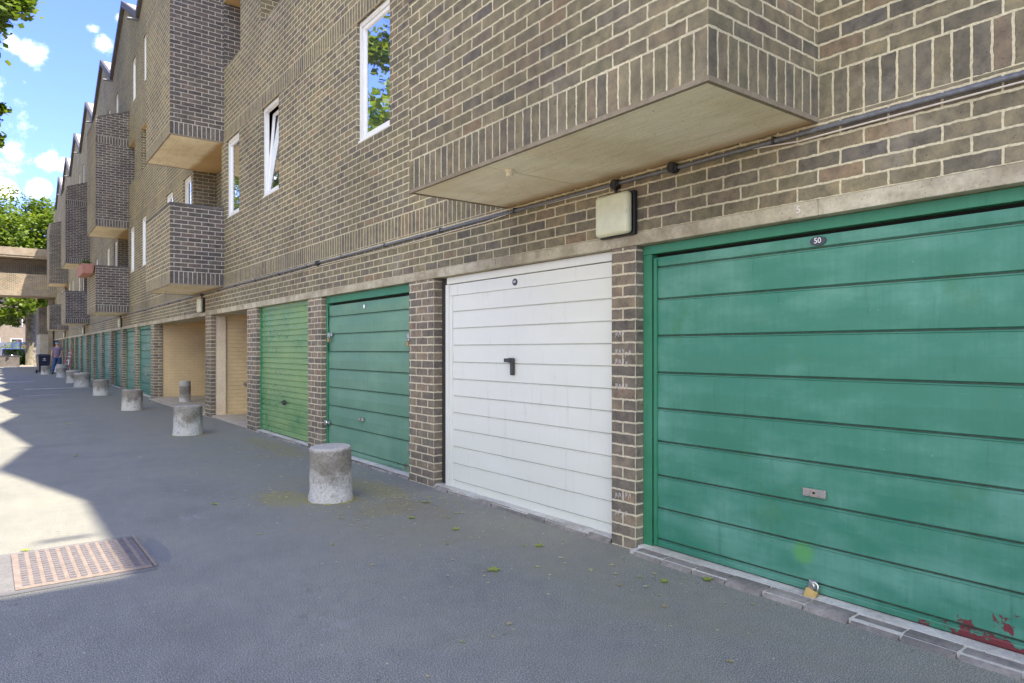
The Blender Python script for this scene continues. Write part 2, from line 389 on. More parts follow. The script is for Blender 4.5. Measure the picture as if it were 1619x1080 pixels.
def asphalt():
    m, nt, b = mat('worn_asphalt'); t = coords(nt); o = t.outputs['Object']
    n = noise_n(nt, o, 175, 2, .65); n2 = noise_n(nt, o, 1.1, 6, .62); n3 = noise_n(nt, o, 9, 6, .7)
    n4 = noise_n(nt, o, 310, 2, .6)
    c = ramp(nt, n.outputs['Fac'], [(.34, (.078, .081, .070, 1)), (.5, (.190, .192, .166, 1)), (.66, (.43, .43, .37, 1))])
    n7 = noise_n(nt, o, 44, 2, .5)
    c = mix(nt, smooth(nt, n7.outputs['Fac'], .735, .76, 0, .9), c, (.62, .61, .57, 1))
    c = mix(nt, smooth(nt, n4.outputs['Fac'], .64, .72, 0, .8), c, (.52, .52, .49, 1))
    nc = noise_n(nt, o, .8, 5, .7); ck = math_n(nt, 'ABSOLUTE', math_n(nt, 'SUBTRACT', nc.outputs['Fac'], .5))
    c = mix(nt, math_n(nt, 'MULTIPLY', smooth(nt, ck, .0008, .0022, .55, 0), smooth(nt, n2.outputs['Fac'], .50, .58)), c, (.05, .05, .05, 1))
    c = mix(nt, 1, c, ramp(nt, n2.outputs['Fac'], [(.3, g(.84)), (.5, g(1)), (.7, (1.14, 1.12, 1.06, 1))]), 'MULTIPLY')
    c = mix(nt, .5, c, ramp(nt, n3.outputs['Fac'], [(.3, g(.8)), (.7, g(1.18))]), 'MULTIPLY')
    s = sepxyz(nt, o)
    # grime and algae collected along the garages
    gx = smooth(nt, s['X'], 1.1, 2.5)
    g2 = smooth(nt, s['X'], 2.6, 3.15, 1, .25)
    gr = math_n(nt, 'MULTIPLY', math_n(nt, 'MULTIPLY', gx, g2), smooth(nt, n2.outputs['Fac'], .36, .60))
    c = mix(nt, math_n(nt, 'MULTIPLY', gr, .55), c, (.185, .180, .125, 1))
    # moss patches by the first block
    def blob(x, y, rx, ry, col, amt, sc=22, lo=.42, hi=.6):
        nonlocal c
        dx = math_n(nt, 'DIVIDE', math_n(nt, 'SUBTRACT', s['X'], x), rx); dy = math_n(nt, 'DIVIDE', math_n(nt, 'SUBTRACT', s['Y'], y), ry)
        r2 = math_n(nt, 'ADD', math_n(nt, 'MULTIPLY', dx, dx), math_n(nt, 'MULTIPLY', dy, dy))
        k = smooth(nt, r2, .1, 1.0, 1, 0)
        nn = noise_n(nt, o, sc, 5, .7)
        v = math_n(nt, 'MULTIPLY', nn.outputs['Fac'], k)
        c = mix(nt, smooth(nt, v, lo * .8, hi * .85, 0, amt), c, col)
    blob(2.02, 5.95, .35, .55, (.25, .23, .10, 1), .6, 60, .34, .58)
    blob(2.85, 5.9, .30, .9, (.25, .23, .11, 1), .6, 60, .34, .58)
    blob(2.55, 5.05, .5, .35, (.21, .19, .09, 1), .5, 75, .40, .62)
    blob(2.75, 4.9, .35, .8, (.19, .17, .12, 1), .6)
    blob(3.0, 9.2, .35, 2.0, (.21, .19, .09, 1), .5, 75, .40, .62)
    blob(1.20, 5.75, .16, .30, (.36, .35, .33, 1), .5, 30, .6, .7)
    blob(.84, 4.93, .08, .48, (.14, .15, .165, 1), .6, 12, .25, .5)
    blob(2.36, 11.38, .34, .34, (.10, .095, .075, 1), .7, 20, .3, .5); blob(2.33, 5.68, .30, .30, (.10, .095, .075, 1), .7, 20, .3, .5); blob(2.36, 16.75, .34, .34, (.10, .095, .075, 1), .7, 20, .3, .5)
    blob(1.3, 3.05, .2, .1, (.33, .32, .31, 1), .4, 30, .6, .7)
    nt.links.new(c, b.inputs['Base Color']); b.inputs['Roughness'].default_value = .86
    b.inputs['Specular IOR Level'].default_value = .35
    h = math_n(nt, 'MULTIPLY_ADD', n3.outputs['Fac'], .6, n.outputs['Fac'])
    bump(nt, b, h, .0035, .8)
    return m
M['asphalt'] = asphalt()
M['tar'] = plain('dark_tar', (.155, .17, .20, 1), .6, 12, .2, bmp=.003)
M['iron'] = plain('worn_iron', (.27, .22, .175, 1), .6, 30, .25, .25, bmp=.001)
M['slot'] = plain('cover_slots', (.14, .135, .145, 1), .7, 30, .2)
M['patch'] = concrete_mat('pale_patch', (.17, .17, .165, 1), (.14, .14, .14, 1))

# ------------------------------------------------------------ mesh helpers
def link(o, parent=None):
    S.collection.objects.link(o)
    if parent: o.parent = parent
    return o
class MB:
    def __init__(s): s.v = []; s.f = []; s.m = []; s.uv = []; s.sm = []
    def face(s, pts, m=0, uv=None, sm=False):
        i = len(s.v); s.v += [tuple(p) for p in pts]; s.f.append(tuple(range(i, i + len(pts)))); s.m.append(m); s.sm.append(sm)
        if uv is None:
            a, b_, c = Vector(pts[0]), Vector(pts[1]), Vector(pts[2]); n = (b_ - a).cross(c - a)
            ax = max(range(3), key=lambda k: abs(n[k]))
            uv = [((p[1], p[2]) if ax == 0 else (p[0], p[2]) if ax == 1 else (p[1], p[0])) for p in pts]
        s.uv.append(uv)
    def box(s, x0, x1, y0, y1, z0, z1, m=0, skip='', uvf=None):
        F = {'x': [(x0, y1, z0), (x0, y0, z0), (x0, y0, z1), (x0, y1, z1)], 'X': [(x1, y0, z0), (x1, y1, z0), (x1, y1, z1), (x1, y0, z1)],
             'y': [(x0, y0, z0), (x1, y0, z0), (x1, y0, z1), (x0, y0, z1)], 'Y': [(x1, y1, z0), (x0, y1, z0), (x0, y1, z1), (x1, y1, z1)],
             'z': [(x0, y1, z0), (x1, y1, z0), (x1, y0, z0), (x0, y0, z0)], 'Z': [(x0, y0, z1), (x1, y0, z1), (x1, y1, z1), (x0, y1, z1)]}
        for k, p in F.items():
            if k not in skip: s.face(p, m, uvf(p, k) if uvf else None)
    def ring(s, p, ax, r, n=12):
        ax = Vector(ax).normalized(); u = ax.orthogonal().normalized(); w_ = ax.cross(u)
        return [Vector(p) + (u * math.cos(2 * math.pi * i / n) + w_ * math.sin(2 * math.pi * i / n)) * r for i in range(n)]
    def tube(s, pts, rs, m=0, n=10, caps=True, sm=True):
        if not isinstance(rs, (list, tuple)): rs = [rs] * len(pts)
        pts = [Vector(p) for p in pts]; base = len(s.v); u = None
        for i, p in enumerate(pts):
            d = (pts[min(i + 1, len(pts) - 1)] - pts[max(i - 1, 0)]).normalized()
            u = d.orthogonal().normalized() if u is None else (u - d * u.dot(d)).normalized()
            w_ = d.cross(u)
            for k in range(n):
                a = 2 * math.pi * k / n
                s.v.append(tuple(p + (u * math.cos(a) + w_ * math.sin(a)) * rs[i]))
        for i in range(len(pts) - 1):
            for k in range(n):
                a = base + i * n + k; b_ = base + i * n + (k + 1) % n
                s.f.append((a, b_, b_ + n, a + n)); s.m.append(m); s.uv.append([(0, 0)] * 4); s.sm.append(sm)
        if caps:
            s.f.append(tuple(base + k for k in range(n))[::-1]); s.m.append(m); s.uv.append([(0, 0)] * n); s.sm.append(False)
            e = base + (len(pts) - 1) * n
            s.f.append(tuple(e + k for k in range(n))); s.m.append(m); s.uv.append([(0, 0)] * n); s.sm.append(False)
    def build(s, name, mats, parent=None, bevel=0, loc=None):
        me = bpy.data.meshes.new(name); me.from_pydata(s.v, [], s.f)
        ul = me.uv_layers.new(name='UVMap'); k = 0
        flat = []
        for u in s.uv:
            for a in u: flat += [a[0], a[1]]
        ul.data.foreach_set('uv', flat)
        me.polygons.foreach_set('material_index', s.m); me.polygons.foreach_set('use_smooth', s.sm)
        for mm_ in (mats if isinstance(mats, (list, tuple)) else [mats]): me.materials.append(M[mm_])
        me.update()
        o = bpy.data.objects.new(name, me); link(o, parent)
        if loc: o.location = loc
        if bevel:
            bm = bmesh.new(); bm.from_mesh(me); bmesh.ops.remove_doubles(bm, verts=bm.verts, dist=1e-5)
            bmesh.ops.recalc_face_normals(bm, faces=bm.faces); bm.to_mesh(me); bm.free()
            b_ = o.modifiers.new('bevel', 'BEVEL'); b_.width = bevel; b_.segments = 2; b_.limit_method = 'ANGLE'
        return o
def empty(name, loc=(0, 0, 0), rz=0):
    o = bpy.data.objects.new(name, None); o.location = loc; o.rotation_euler = (0, 0, rz); link(o); return o
def tag(o, label=None, cat=None, group=None, kind=None):
    if label: o['label'] = label
    if cat: o['category'] = cat
    if group: o['group'] = group
    if kind: o['kind'] = kind
    return o
def bx(name, mats, parent, *a, bevel=0, **k):
    m = MB(); m.box(*a, **k); return m.build(name, mats, parent, bevel)

# ------------------------------------------------------------ ground
W = 3.30                       # facade plane
gm_ = MB(); gm_.face([(-400, -300, 0), (400, -300, 0), (400, 600, 0), (-400, 600, 0)])
tag(gm_.build('ground', 'asphalt'), kind='structure')

m = MB(); m.box(-8.9, -.75, -12, 62, -.1, .035, 0); tag(m.build('bounce_paving', ['paving']), kind='structure')  # pale paving added out of view to bounce warm sun onto the facade
m = MB(); m.box(-9.2, -8.95, -12, 62, 0, 2.1, 0); m.box(-9.23, -8.92, -12, 62, 2.102, 2.16, 1)
tag(m.build('garden_wall', ['brick', 'conc']), 'long buff brick wall added out of view across the road for warm bounce', 'wall')  # unseen wall, added to return warm bounce light
# ------------------------------------------------------------ the block of flats
BLD = tag(empty('apartment_block', (W, 0, 0)), 'long dark brick terrace with saw-tooth gables, jutting brick balconies and ground floor garages', 'building')
BLD.location = (0, 0, 0)
Z0 = 2.455; ZB = 5.06; P = 11.1
STARTS = [1.80 + P * k for k in range(0, 5)]
STARTS[1] = 13.0; STARTS[2] = 24.0; STARTS[3] = 35.1; STARTS[4] = 46.1
BL = 2.66; XO = 2.41
YA, YE = -9.3, 58.6

def soldier_uv(z0, off=0):
    def f(p, k):
        if k in 'xX': return [(q[2] - z0 + .0005, q[1] + off) for q in p]
        if k in 'yY': return [(q[2] - z0 + .0005, q[0] + off) for q in p]
        return [(q[1], q[0]) for q in p]
    return f
def brick_uv(z0, off=0):
    def f(p, k):
        if k in 'xX': return [(q[1] + off, q[2] - z0) for q in p]
        if k in 'yY': return [(q[0] + off, q[2] - z0) for q in p]
        return [(q[1], q[0]) for q in p]
    return f

wins = []; holes = []
for k, s in enumerate([STARTS[0] - P] + STARTS + [57.2]):
    for a, b_ in ((-6.52, -5.70), (-3.0, -2.2), (-.97, -.17), (2.60, 3.36)):
        wins.append((s + a, s + b_, 3.66, 5.05))
for k in range(-1, 6):
    yv = 5.5 + 5.55 * 2 * k + 5.55
    for yc in (yv - 5.55, yv):
        wins.append((yc - 1.32, yc - .66, 8.77, 10.07)); wins.append((yc + .64, yc + 1.3, 8.77, 10.07))
wins = [w_ for w_ in wins if w_[0] > YA + .3 and w_[1] < YE - .3]
loggia1 = [(s + .16, s + 2.4, 2.62, ZB - .002) for s in STARTS]
open2 = []
for s in STARTS:
    open2.append((s - 1.04, s + 2.4, 6.39, 7.6)); open2.append((s - 4.4, s - 2.15, 6.39, 7.6))
open2 = [h for h in open2 if h[0] > YA]

wall = MB()
CUT0, CUT1 = -1.50, 2.05      # unseen notch shaped into the saw-tooth to let the sun patch reach the road
def facade(mb):
    hs = [(w_, .10) for w_ in wins] + [(h, 1.3) for h in loggia1] + [(h, .9) for h in open2]
    ys = sorted(set([YA, YE, CUT0, CUT1] + [round(v, 4) for h, d in hs for v in h[:2]]))
    bands = [(Z0, Z0 + .225), (ZB, ZB + .225)]
    ztop = 10.95
    zs = sorted(set([Z0, 10.05, ztop] + [v for b_ in bands for v in b_] + [round(v, 4) for h, d in hs for v in h[2:]]))
    ys2 = [YA]
    for v in ys[1:]:
        if v - ys2[-1] > 1e-3: ys2.append(v)
    for i in range(len(ys2) - 1):
        for j in range(len(zs) - 1):
            y0, y1, z0, z1 = ys2[i], ys2[i + 1], zs[j], zs[j + 1]
            if z1 - z0 < 1e-4: continue
            yc, zc = (y0 + y1) / 2, (z0 + z1) / 2
            if any(h[0] < yc < h[1] and h[2] < zc < h[3] for h, d in hs): continue
            if CUT0 < yc < CUT1 and zc > 10.05: continue
            sb = [b_ for b_ in bands if b_[0] <= zc <= b_[1]]
            p = [(W, y1, z0), (W, y0, z0), (W, y0, z1), (W, y1, z1)]
            if sb: mb.face(p, 1, soldier_uv(sb[0][0])(p, 'x'))
            else: mb.face(p, 0, brick_uv(Z0 + .225 if zc < ZB else ZB + .225)(p, 'x'))
    for (a, b_, c, d_), dp in hs:
        X1 = W + dp; bu = brick_uv(Z0 + .225)
        p = [(W, b_, c), (X1, b_, c), (X1, b_, d_), (W, b_, d_)]; mb.face(p, 0, bu(p, 'y'))
        p = [(X1, a, c), (W, a, c), (W, a, d_), (X1, a, d_)]; mb.face(p, 0, bu(p, 'Y'))
        ti = 2 if dp > .5 else 0
        mb.face([(W, a, c), (X1, a, c), (X1, b_, c), (W, b_, c)], ti)
        mb.face([(W, b_, d_), (X1, b_, d_), (X1, a, d_), (W, a, d_)], ti)
        if dp > .5:
            p = [(X1, b_, c), (X1, a, c), (X1, a, d_), (X1, b_, d_)]; mb.face(p, 0, bu(p, 'x'))
facade(wall)
# gables
for tri in ([(W, -1.50, 10.05), (W, -1.02, 10.05), (W, -1.50, 10.95)], [(W, 1.63, 10.05), (W, 2.05, 10.05), (W, 2.05, 10.95)]):
    wall.face(tri, 0, brick_uv(ZB + .225)(tri, 'x'))
PK = [5.5 + 5.55 * k + 2.775 for k in range(-3, 10)]
VZ, PZ = 11.02, 12.45
for yp in PK:
    y0, y1 = yp - 2.775, yp + 2.775
    if y1 > YE + .1 or y0 < YA - .9: continue
    p = [(W, y1, 10.95), (W, y0, 10.95), (W, y0, VZ - .06), (W, yp, PZ - .06), (W, y1, VZ - .06)]
    if abs(yp - 2.725) < .1: p = [(W, y1, 10.95), (W, 2.05, 10.95), (W, 2.3, 11.5), (W, 2.55, 12.2), (W, yp, PZ - .06), (W, y1, VZ - .06)]
    if abs(yp + 2.825) < .1: p = [(W, CUT0, 10.95), (W, y0, 10.95), (W, y0, VZ - .06), (W, yp, PZ - .06), (W, -2.28, 12.1)]
    wall.face(p, 0, brick_uv(ZB + .225)(p, 'x'))
# solid body behind: end walls and back wall
wall.box(W + .02, 13.5, YA, YA + .3, 0, 10.9, 0); wall.box(W + .02, 13.5, YE - .3, YE, 0, 10.9, 0)
wall.box(13.2, 13.5, YA, YE, 0, 10.9, 0)
wall.box(W + 1.6, 13.2, YA + .3, YE - .3, 2.62, 10.0, 3, skip='xX')
wall.build('upper_wall', ['brick', 'soldier', 'soffit', 'dark'], BLD)

# lower wall strip of brick and concrete lintel
lw = MB()
p = [(W, YE, 2.06), (W, YA, 2.06), (W, YA, Z0), (W, YE, Z0)]
lw.face(p, 0, brick_uv(2.06)(p, 'x'))
lw.build('lower_wall', ['brick'], BLD)
ln = MB()
yy = YA
k = 0
while yy < YE:
    y2 = min(yy + 2.775, YE)
    ln.box(W - .004, W + .5, yy + (.002 if k else 0), y2, 1.978, 2.058, 0, skip='')
    yy = y2; k += 1
ln.build('lintel', ['lintel'], BLD, bevel=.003)
bx('ceiling', 'soffit', BLD, W + .5, 9.2, YA + .3, YE - .3, 2.03, 2.3)

# piers ---------------------------------------------------------------
piers = [(-5.2, -4.72), (-2.45, -1.97), (.22, .70), (3.03, 3.245), (5.58, 6.06), (8.38, 8.83), (11.10, 11.58), (13.96, 14.38), (19.84, 20.32)]
piers += [(22.56 + 2.775 * k, 22.56 + 2.775 * k + .42) for k in range(0, 12)]
BO = {3.03: .10}
for (a, b_) in piers:
    m = MB()
    off = -a
    dpt = .09 if abs(a - 13.96) < .01 else .21 if abs(a - 19.84) < .01 else .42
    m.box(W + .002, W + dpt, a, b_, 0, 1.976, 0, skip='zZ', uvf=lambda p, k: ([(q[1] + off, q[2]) for q in p] if k in 'xX' else [(q[0] - W + .1125, q[2]) for q in p]))
    m.build('pier', ['brick_pier'], BLD)

# garage doors ----------------------------------------------------------
def panel_profile(z0, z1, seams, groove=.011, lip=.004, bulge=.004):
    """(x offset, z) profile from bottom to top; +x is into the building"""
    pr = []
    zs = [z0] + sorted(seams) + [z1]
    for i in range(len(zs) - 1):
        a, b_ = zs[i], zs[i + 1]
        if i > 0: pr += [(groove, a + .004), (0.0, a + .009)]
        else: pr += [(0, a)]
        pr += [(-bulge, a + (b_ - a) * .5)]
        if i < len(zs) - 2: pr += [(-.001, b_ - .014), (-lip, b_ - .010), (-lip, b_ - .006), (groove, b_ - .003)]
        else: pr += [(0, b_)]
    return pr
def sweep(mb, X, y0, y1, pr, m=0, lean=0):
    for (x0, za), (x1, zb) in zip(pr[:-1], pr[1:]):
        p = [(X + x0, y1, za), (X + x0, y0, za), (X + x1, y0, zb), (X + x1, y1, zb)]
        mb.face(p, 1 if (min(x0, x1) > .0095 and abs(zb - za) < .009) else m)
    for y, fl in ((y0, 1), (y1, 0)):
        for (x0, za), (x1, zb) in zip(pr[:-1], pr[1:]):
            p = [(X + x0, y, za), (X + .04, y, za), (X + .04, y, zb), (X + x1, y, zb)]
            mb.face(p if fl else p[::-1], m)
def garage_door(y0, y1, mk, fm, X=3.375, seams=None, ztop=1.87, zbot=.045, label=None, frame=.055, bulge=.004, lip=.005, groove=.011, head=.085, gap=True):
    d = MB(); a, b_ = y0 + frame + .008, y1 - frame - .008
    sweep(d, X + .012, a, b_, panel_profile(zbot, ztop, seams, groove, lip, bulge))
    d.box(X + .013, X + .05, a, b_, zbot - .004, zbot, 0)
    o = d.build('garage_door', [mk, 'grime'], BLD)
    if label: o['label'] = label
    f = MB()
    f.box(X - .005, X + .10, y0 + .002, y0 + frame, .012, 1.976 - head, 0); f.box(X - .005, X + .10, y1 - frame, y1 - .002, .012, 1.976 - head, 0)
    f.box(X - .008, X + .10, y0 + .002, y1 - .002, 1.976 - head + .001, 1.975, 0)
    f.build('door_frame', [fm], o, bevel=.002)
    m = MB(); m.box(X + .055, X + .10, y0 + frame, y1 - frame, .012, 1.976 - head, 0); m.build('door_back', ['dark'], o)
    return o

green_seams = [.135, .325, .540, .76, .98, 1.20, 1.42, 1.64]
d50 = garage_door(.70, 3.03, 'green', 'green_frame', head=.060, seams=[.09, .287, .497, .715, .925, 1.155, 1.39, 1.625, 1.828], ztop=1.893, zbot=.048, frame=.075, bulge=.0035,
                  label='wide green garage door with flaking red primer at its bottom corner')
# raised stile down the far edge of door 50, small lip at its foot
bx('stile', 'green_frame', d50, 3.372, 3.384, 2.915, 2.940, .05, 1.885)
# white door 49
wz = [1.655 - .1555 * i for i in range(11)]
wd = MB()
X = 3.372
a, b_ = 3.255, 5.44
inner0, inner1 = a + .018, b_ - .085
def white_profile():
    zs = sorted(wz); pr = [(0.004, .035)]
    for z in zs: pr += [(.004, z - .008), (.0005, z - .006), (.0005, z - .004), (.010, z - .001), (.010, z + .002), (.004, z + .006)]
    pr += [(.004, 1.80)]
    return pr
sweep(wd, X, inner0, inner1, white_profile())
d49 = wd.build('garage_door', ['white_door', 'grime_pale'], BLD); d49['label'] = 'white ribbed garage door with dark T handle'
f = MB()
f.box(X - .004, X + .03, b_ - .083, b_ - .03, .035, 1.80); f.box(X - .004, X + .03, a + .001, a + .016, .035, 1.80)
f.box(X - .004, X + .03, a + .001, b_ - .03, 1.802, 1.905)
f.build('door_rim', ['white_door'], d49, bevel=.002)
f = MB()
f.box(X - .012, X + .06, a, b_, 1.912, 1.974); f.box(X - .008, X + .06, b_ - .027, b_ + .03, .012, 1.908)
f.build('door_frame', ['white_door'], d49, bevel=.002)
bx('door_back', 'dark', d49, X + .04, X + .09, a, b_, .012, 1.97)
bx('side_filler', 'darksteel', d49, X + .02, X + .07, b_ + .033, 5.578, .012, 1.974)
# leaning pale green door 48
d48 = garage_door(6.06, 8.38, 'green_pale', 'green_frame', seams=[.10, .36, .60, .83, 1.06, 1.28, 1.50, 1.72], ztop=1.86, bulge=.006, label='pale weathered green garage door with hasps and rust at its foot')
# ribbed lime green shutter
sd = MB(); pr = []; z = .05; i = 0
step = .0815
while z < 1.93:
    pr += [(0, z), (0, z + step * .62), (.011, z + step * .72), (.011, z + step * .86)]
    z += step; i += 1
pr += [(0, 1.955)]
sweep(sd, 3.385, 8.875, 11.06, pr)
d47 = sd.build('garage_door', ['green_lime', 'grime'], BLD); d47['label'] = 'ribbed lime green garage door'
bx('door_jamb', 'green_frame', d47, 3.37, 3.46, 8.832, 8.872, .01, 1.976, bevel=.002); bx('door_jamb', 'green_frame', d47, 3.37, 3.46, 11.063, 11.098, .01, 1.976, bevel=.002)
bx('door_back', 'dark', d47, 3.43, 3.46, 8.875, 11.06, .01, 1.974)
# doors nearer than and behind the camera, and the far row
def far_door(y0, y1, i):
    mk = ('green_far', 'green_pale', 'green_far', 'green_lime')[i % 4] if i % 4 != 3 else 'green_far'
    X = 3.385 + (i % 3) * .03
    o = garage_door(y0, y1, mk, 'green_frame', X=X, seams=[.11, .36, .60, .83, 1.06, 1.28, 1.50, 1.72])
    bx('handle', 'steel', o, X - .03, X + .01, (y0 + y1) / 2 - .05, (y0 + y1) / 2 + .05, .6, .64, bevel=.004)
far_pairs = [(piers[i][1], piers[i + 1][0]) for i in range(8, len(piers) - 1)]
for i, (a, b_) in enumerate(far_pairs):
    if b_ < 52: far_door(a, b_, i)
for i, (a, b_) in enumerate([(-4.72, -2.45), (-1.97, .22)]): far_door(a, b_, i)

# open garages ---------------------------------------------------------
def yfill(mb, x0, x1, y, z0, z1, m, flip=False):
    p = [(x0, y, z0), (x1, y, z0), (x1, y, z1), (x0, y, z1)]
    mb.face(p if not flip else p[::-1], m, [(q[0] - W, q[2]) for q in p])
gi = MB()
gi.box(W + .285, 8.6, 14.02, 14.30, .0, 2.03, 0)          # partition, set a little back from the plastered jamb
gi.box(W + .212, 8.6, 19.86, 20.30, .0, 2.03, 0)
gi.box(W + .42, 8.6, 11.12, 11.56, .0, 2.03, 0)
gi.box(8.6, 8.8, 11.1, 20.3, 0, 2.03, 0)
gi.build('inner_wall', ['brick_yellow'], BLD)
bx('plastered_jamb', 'plaster', BLD, W + .094, W + .29, 13.975, 14.37, .0, 1.975, bevel=.01)
m = MB(); m.box(W + .02, 8.6, 11.58, 13.95, .004, .045); m.box(W + .02, 8.6, 14.39, 19.83, .004, .06); m.build('garage_floor', ['conc'], BLD)
bx('ledge', 'conc', BLD, W - .12, W + .02, 14.39, 19.83, .002, .04, bevel=.01)
bx('bracket', 'steel', BLD, W + .62, W + .66, 13.955, 14.01, .60, .66, bevel=.005)

# thresholds: rounded sill bricks with a mortar strip ---------------------
def thresh(y0, y1, xo=3.225, seed=0):
    rnd = random.Random(seed); m = MB(); y = y0
    while y < y1 - .05:
        l = min(.215, y1 - y - .012)
        h = .030 + rnd.uniform(-.004, .004)
        x0 = xo + rnd.uniform(-.004, .004); x1 = 3.325
        x0 += rnd.uniform(-.006, .006); prof = [(x0, .0), (x0 + .010, h * .45), (x0 + .026, h * .78), (x0 + .05, h), (x1, h * 1.04)]
        for (xa, za), (xb, zb) in zip(prof[:-1], prof[1:]):
            m.face([(xa, y + l, za), (xa, y, za), (xb, y, zb), (xb, y + l, zb)], 0, sm=True)
        for yy_, s_ in ((y, 1), (y + l, -1)):
            p = [(q[0], yy_, q[1]) for q in prof] + [(x1, yy_, 0)]
            m.face(p if s_ < 0 else p[::-1], 0)
        y += l + .014
    o = m.build('sill_bricks', ['kerb'], BLD)
    t = MB(); t.box(xo + .022, 3.32, y0, y1, -.01, .0245, 0); t.box(3.312, 3.40, y0, y1, -.01, .037, 0)
    t.build('sill_mortar', ['thresh'], o)
thresh(.70, 3.02, 3.215, 1); thresh(3.25, 5.57, 3.275, 2); thresh(6.07, 8.37, 3.29, 3); thresh(8.84, 11.09, 3.29, 4)
for i, (a, b_) in enumerate(far_pairs):
    if b_ < 40: thresh(a + .01, b_ - .01, 3.29, 9 + i)

# windows ----------------------------------------------------------------
def window(y0, y1, z0, z1, tilt=0, label=None):
    X = W + .035; fr = .055
    m = MB()
    for (a, b_, c, d_) in ((y0, y0 + fr, z0, z1), (y1 - fr, y1, z0, z1)): m.box(X, X + .065, a + .001, b_ - .001, c + .002, d_ - .002)
    m.box(X, X + .065, y0 + fr - .001, y1 - fr + .001, z0 + .002, z0 + fr); m.box(X, X + .065, y0 + fr - .001, y1 - fr + .001, z1 - fr, z1 - .002)
    m.box(X - .022, X + .01, y0 + .002, y1 - .002, z0 + .003, z0 + .03)
    fo = m.build('window', ['white'], BLD, bevel=.004)
    if label: fo['label'] = label
    sa, sb, sc_, sd_ = y0 + fr, y1 - fr, z0 + fr, z1 - fr
    s = MB(); st = .045; xx = 0
    s.box(0, .045, sa + .002, sa + st, .002, sd_ - sc_ - .002); s.box(0, .045, sb - st, sb - .002, .002, sd_ - sc_ - .002)
    s.box(0, .045, sa + st - .001, sb - st + .001, .002, st); s.box(0, .045, sa + st - .001, sb - st + .001, sd_ - sc_ - st, sd_ - sc_ - .002)
    so = s.build('sash', ['white'], fo, bevel=.004); so.location = (X + .018, 0, sc_)
    pm = MB(); pm.box(.018, .026, sa + st - .004, sb - st + .004, st - .004, sd_ - sc_ - st + .004)
    po = pm.build('pane', ['glass'], fo); po.location = (X + .018, 0, sc_)
    if tilt: so.rotation_euler = (0, R(tilt), 0); po.rotation_euler = (0, R(tilt), 0)
    dk = MB(); dk.box(X + .25 if tilt else X + .09, X + (.27 if tilt else .11), y0 - .02, y1 + .02, z0 - .02, z1 + .02)
    dk.build('room_shade', ['room'], fo)
    v = MB(); v.box(X - .008, X + .004, (y0 + y1) / 2 - .16, (y0 + y1) / 2 + .16, z1 - .042, z1 - .022); v.build('trickle_vent', ['white'], fo)
for w_ in wins:
    t = 4.5 if abs(w_[0] - 10.0) < .2 and w_[2] < 4 else 0
    window(*w_, tilt=t, label='white window tilted open at the top' if t else None)

# loggia returns
for s in STARTS:
    m = MB(); m.box(W + .004, W + .89, s + .002, s + .11, 6.392, 7.598, 0, uvf=brick_uv(Z0 + .225)); m.build('return_wall', ['brick_sooty_shade'], BLD)
    m = MB(); m.box(W + .45, W + 1.28, s + 1.5, s + 2.385, 2.63, ZB - .01, 0, uvf=brick_uv(Z0 + .225)); m.build('return_wall', ['brick'], BLD)

# balconies -----------------------------------------------------------------
def parapet(mb, y0, y1, z0, z1, zin=None, band2=None):
    """three-sided brick parapet on a slab; zin = height where it meets the wall"""
    t = .105; x1 = W - .003
    zin = zin or z1
    regs = [(z0, z0 + .225, 's')]
    if band2: regs += [(z0 + .225, band2, 'b'), (band2, band2 + .225, 's'), (band2 + .225, z1, 'b')]
    else: regs += [(z0 + .225, z1, 'b')]
    for a, b_, k in regs:
        uvf = soldier_uv(a) if k == 's' else brick_uv(z0 + .225)
        # outer front
        p = [(XO, y1, a), (XO, y0, a), (XO, y0, b_), (XO, y1, b_)]; mb.face(p, 1 if k == 's' else 0, uvf(p, 'x'))
        top = b_ == z1
        for y, fl, mi in ((y0, 0, (2, 3)), (y1, 1, (2, 3))):
            p = [(XO, y, a), (x1, y, a), (x1, y, (zin if top else b_)), (XO, y, b_)]
            uv = uvf(p, 'y')
            mb.face(p if not fl else p[::-1], mi[1] if k == 's' else mi[0], uv if not fl else uv[::-1])
    # inner faces
    p = [(XO + t, y0 + t, z0 + .2), (XO + t, y1 - t, z0 + .2), (XO + t, y1 - t, z1), (XO + t, y0 + t, z1)]; mb.face(p, 0)
    for y, fl in ((y0 + t, 1), (y1 - t, 0)):
        p = [(XO + t, y, z0 + .2), (x1, y, z0 + .2), (x1, y, zin), (XO + t, y, z1)]; mb.face(p if not fl else p[::-1], 0)
    mb.face([(XO + t, y0 + t, z0 + .2), (x1, y0 + t, z0 + .2), (x1, y1 - t, z0 + .2), (XO + t, y1 - t, z0 + .2)], 4)
def coping(mb, y0, y1, z, zin=None):
    t = .105; x1 = W - .004; zin = zin or z; h = .045; e = .006
    def slab(pts, up):      # pts: 4 corners with own z
        b_ = [Vector(p) for p in pts]; tp = [v + Vector((0, 0, up)) for v in b_]
        mb.face(tp, 5); mb.face(b_[::-1], 5)
        for i in range(4): j = (i + 1) % 4; mb.face([b_[i], b_[j], tp[j], tp[i]], 5)
    slab([(XO - e, y0 - e, z), (XO + t, y0 - e, z), (XO + t, y1 + e, z), (XO - e, y1 + e, z)], h)
    for ya, yb in ((y0 - e, y0 + t), (y1 - t, y1 + e)):
        slab([(XO + t + .001, ya, z), (x1, ya, zin), (x1, yb, zin), (XO + t + .001, yb, z)], h)
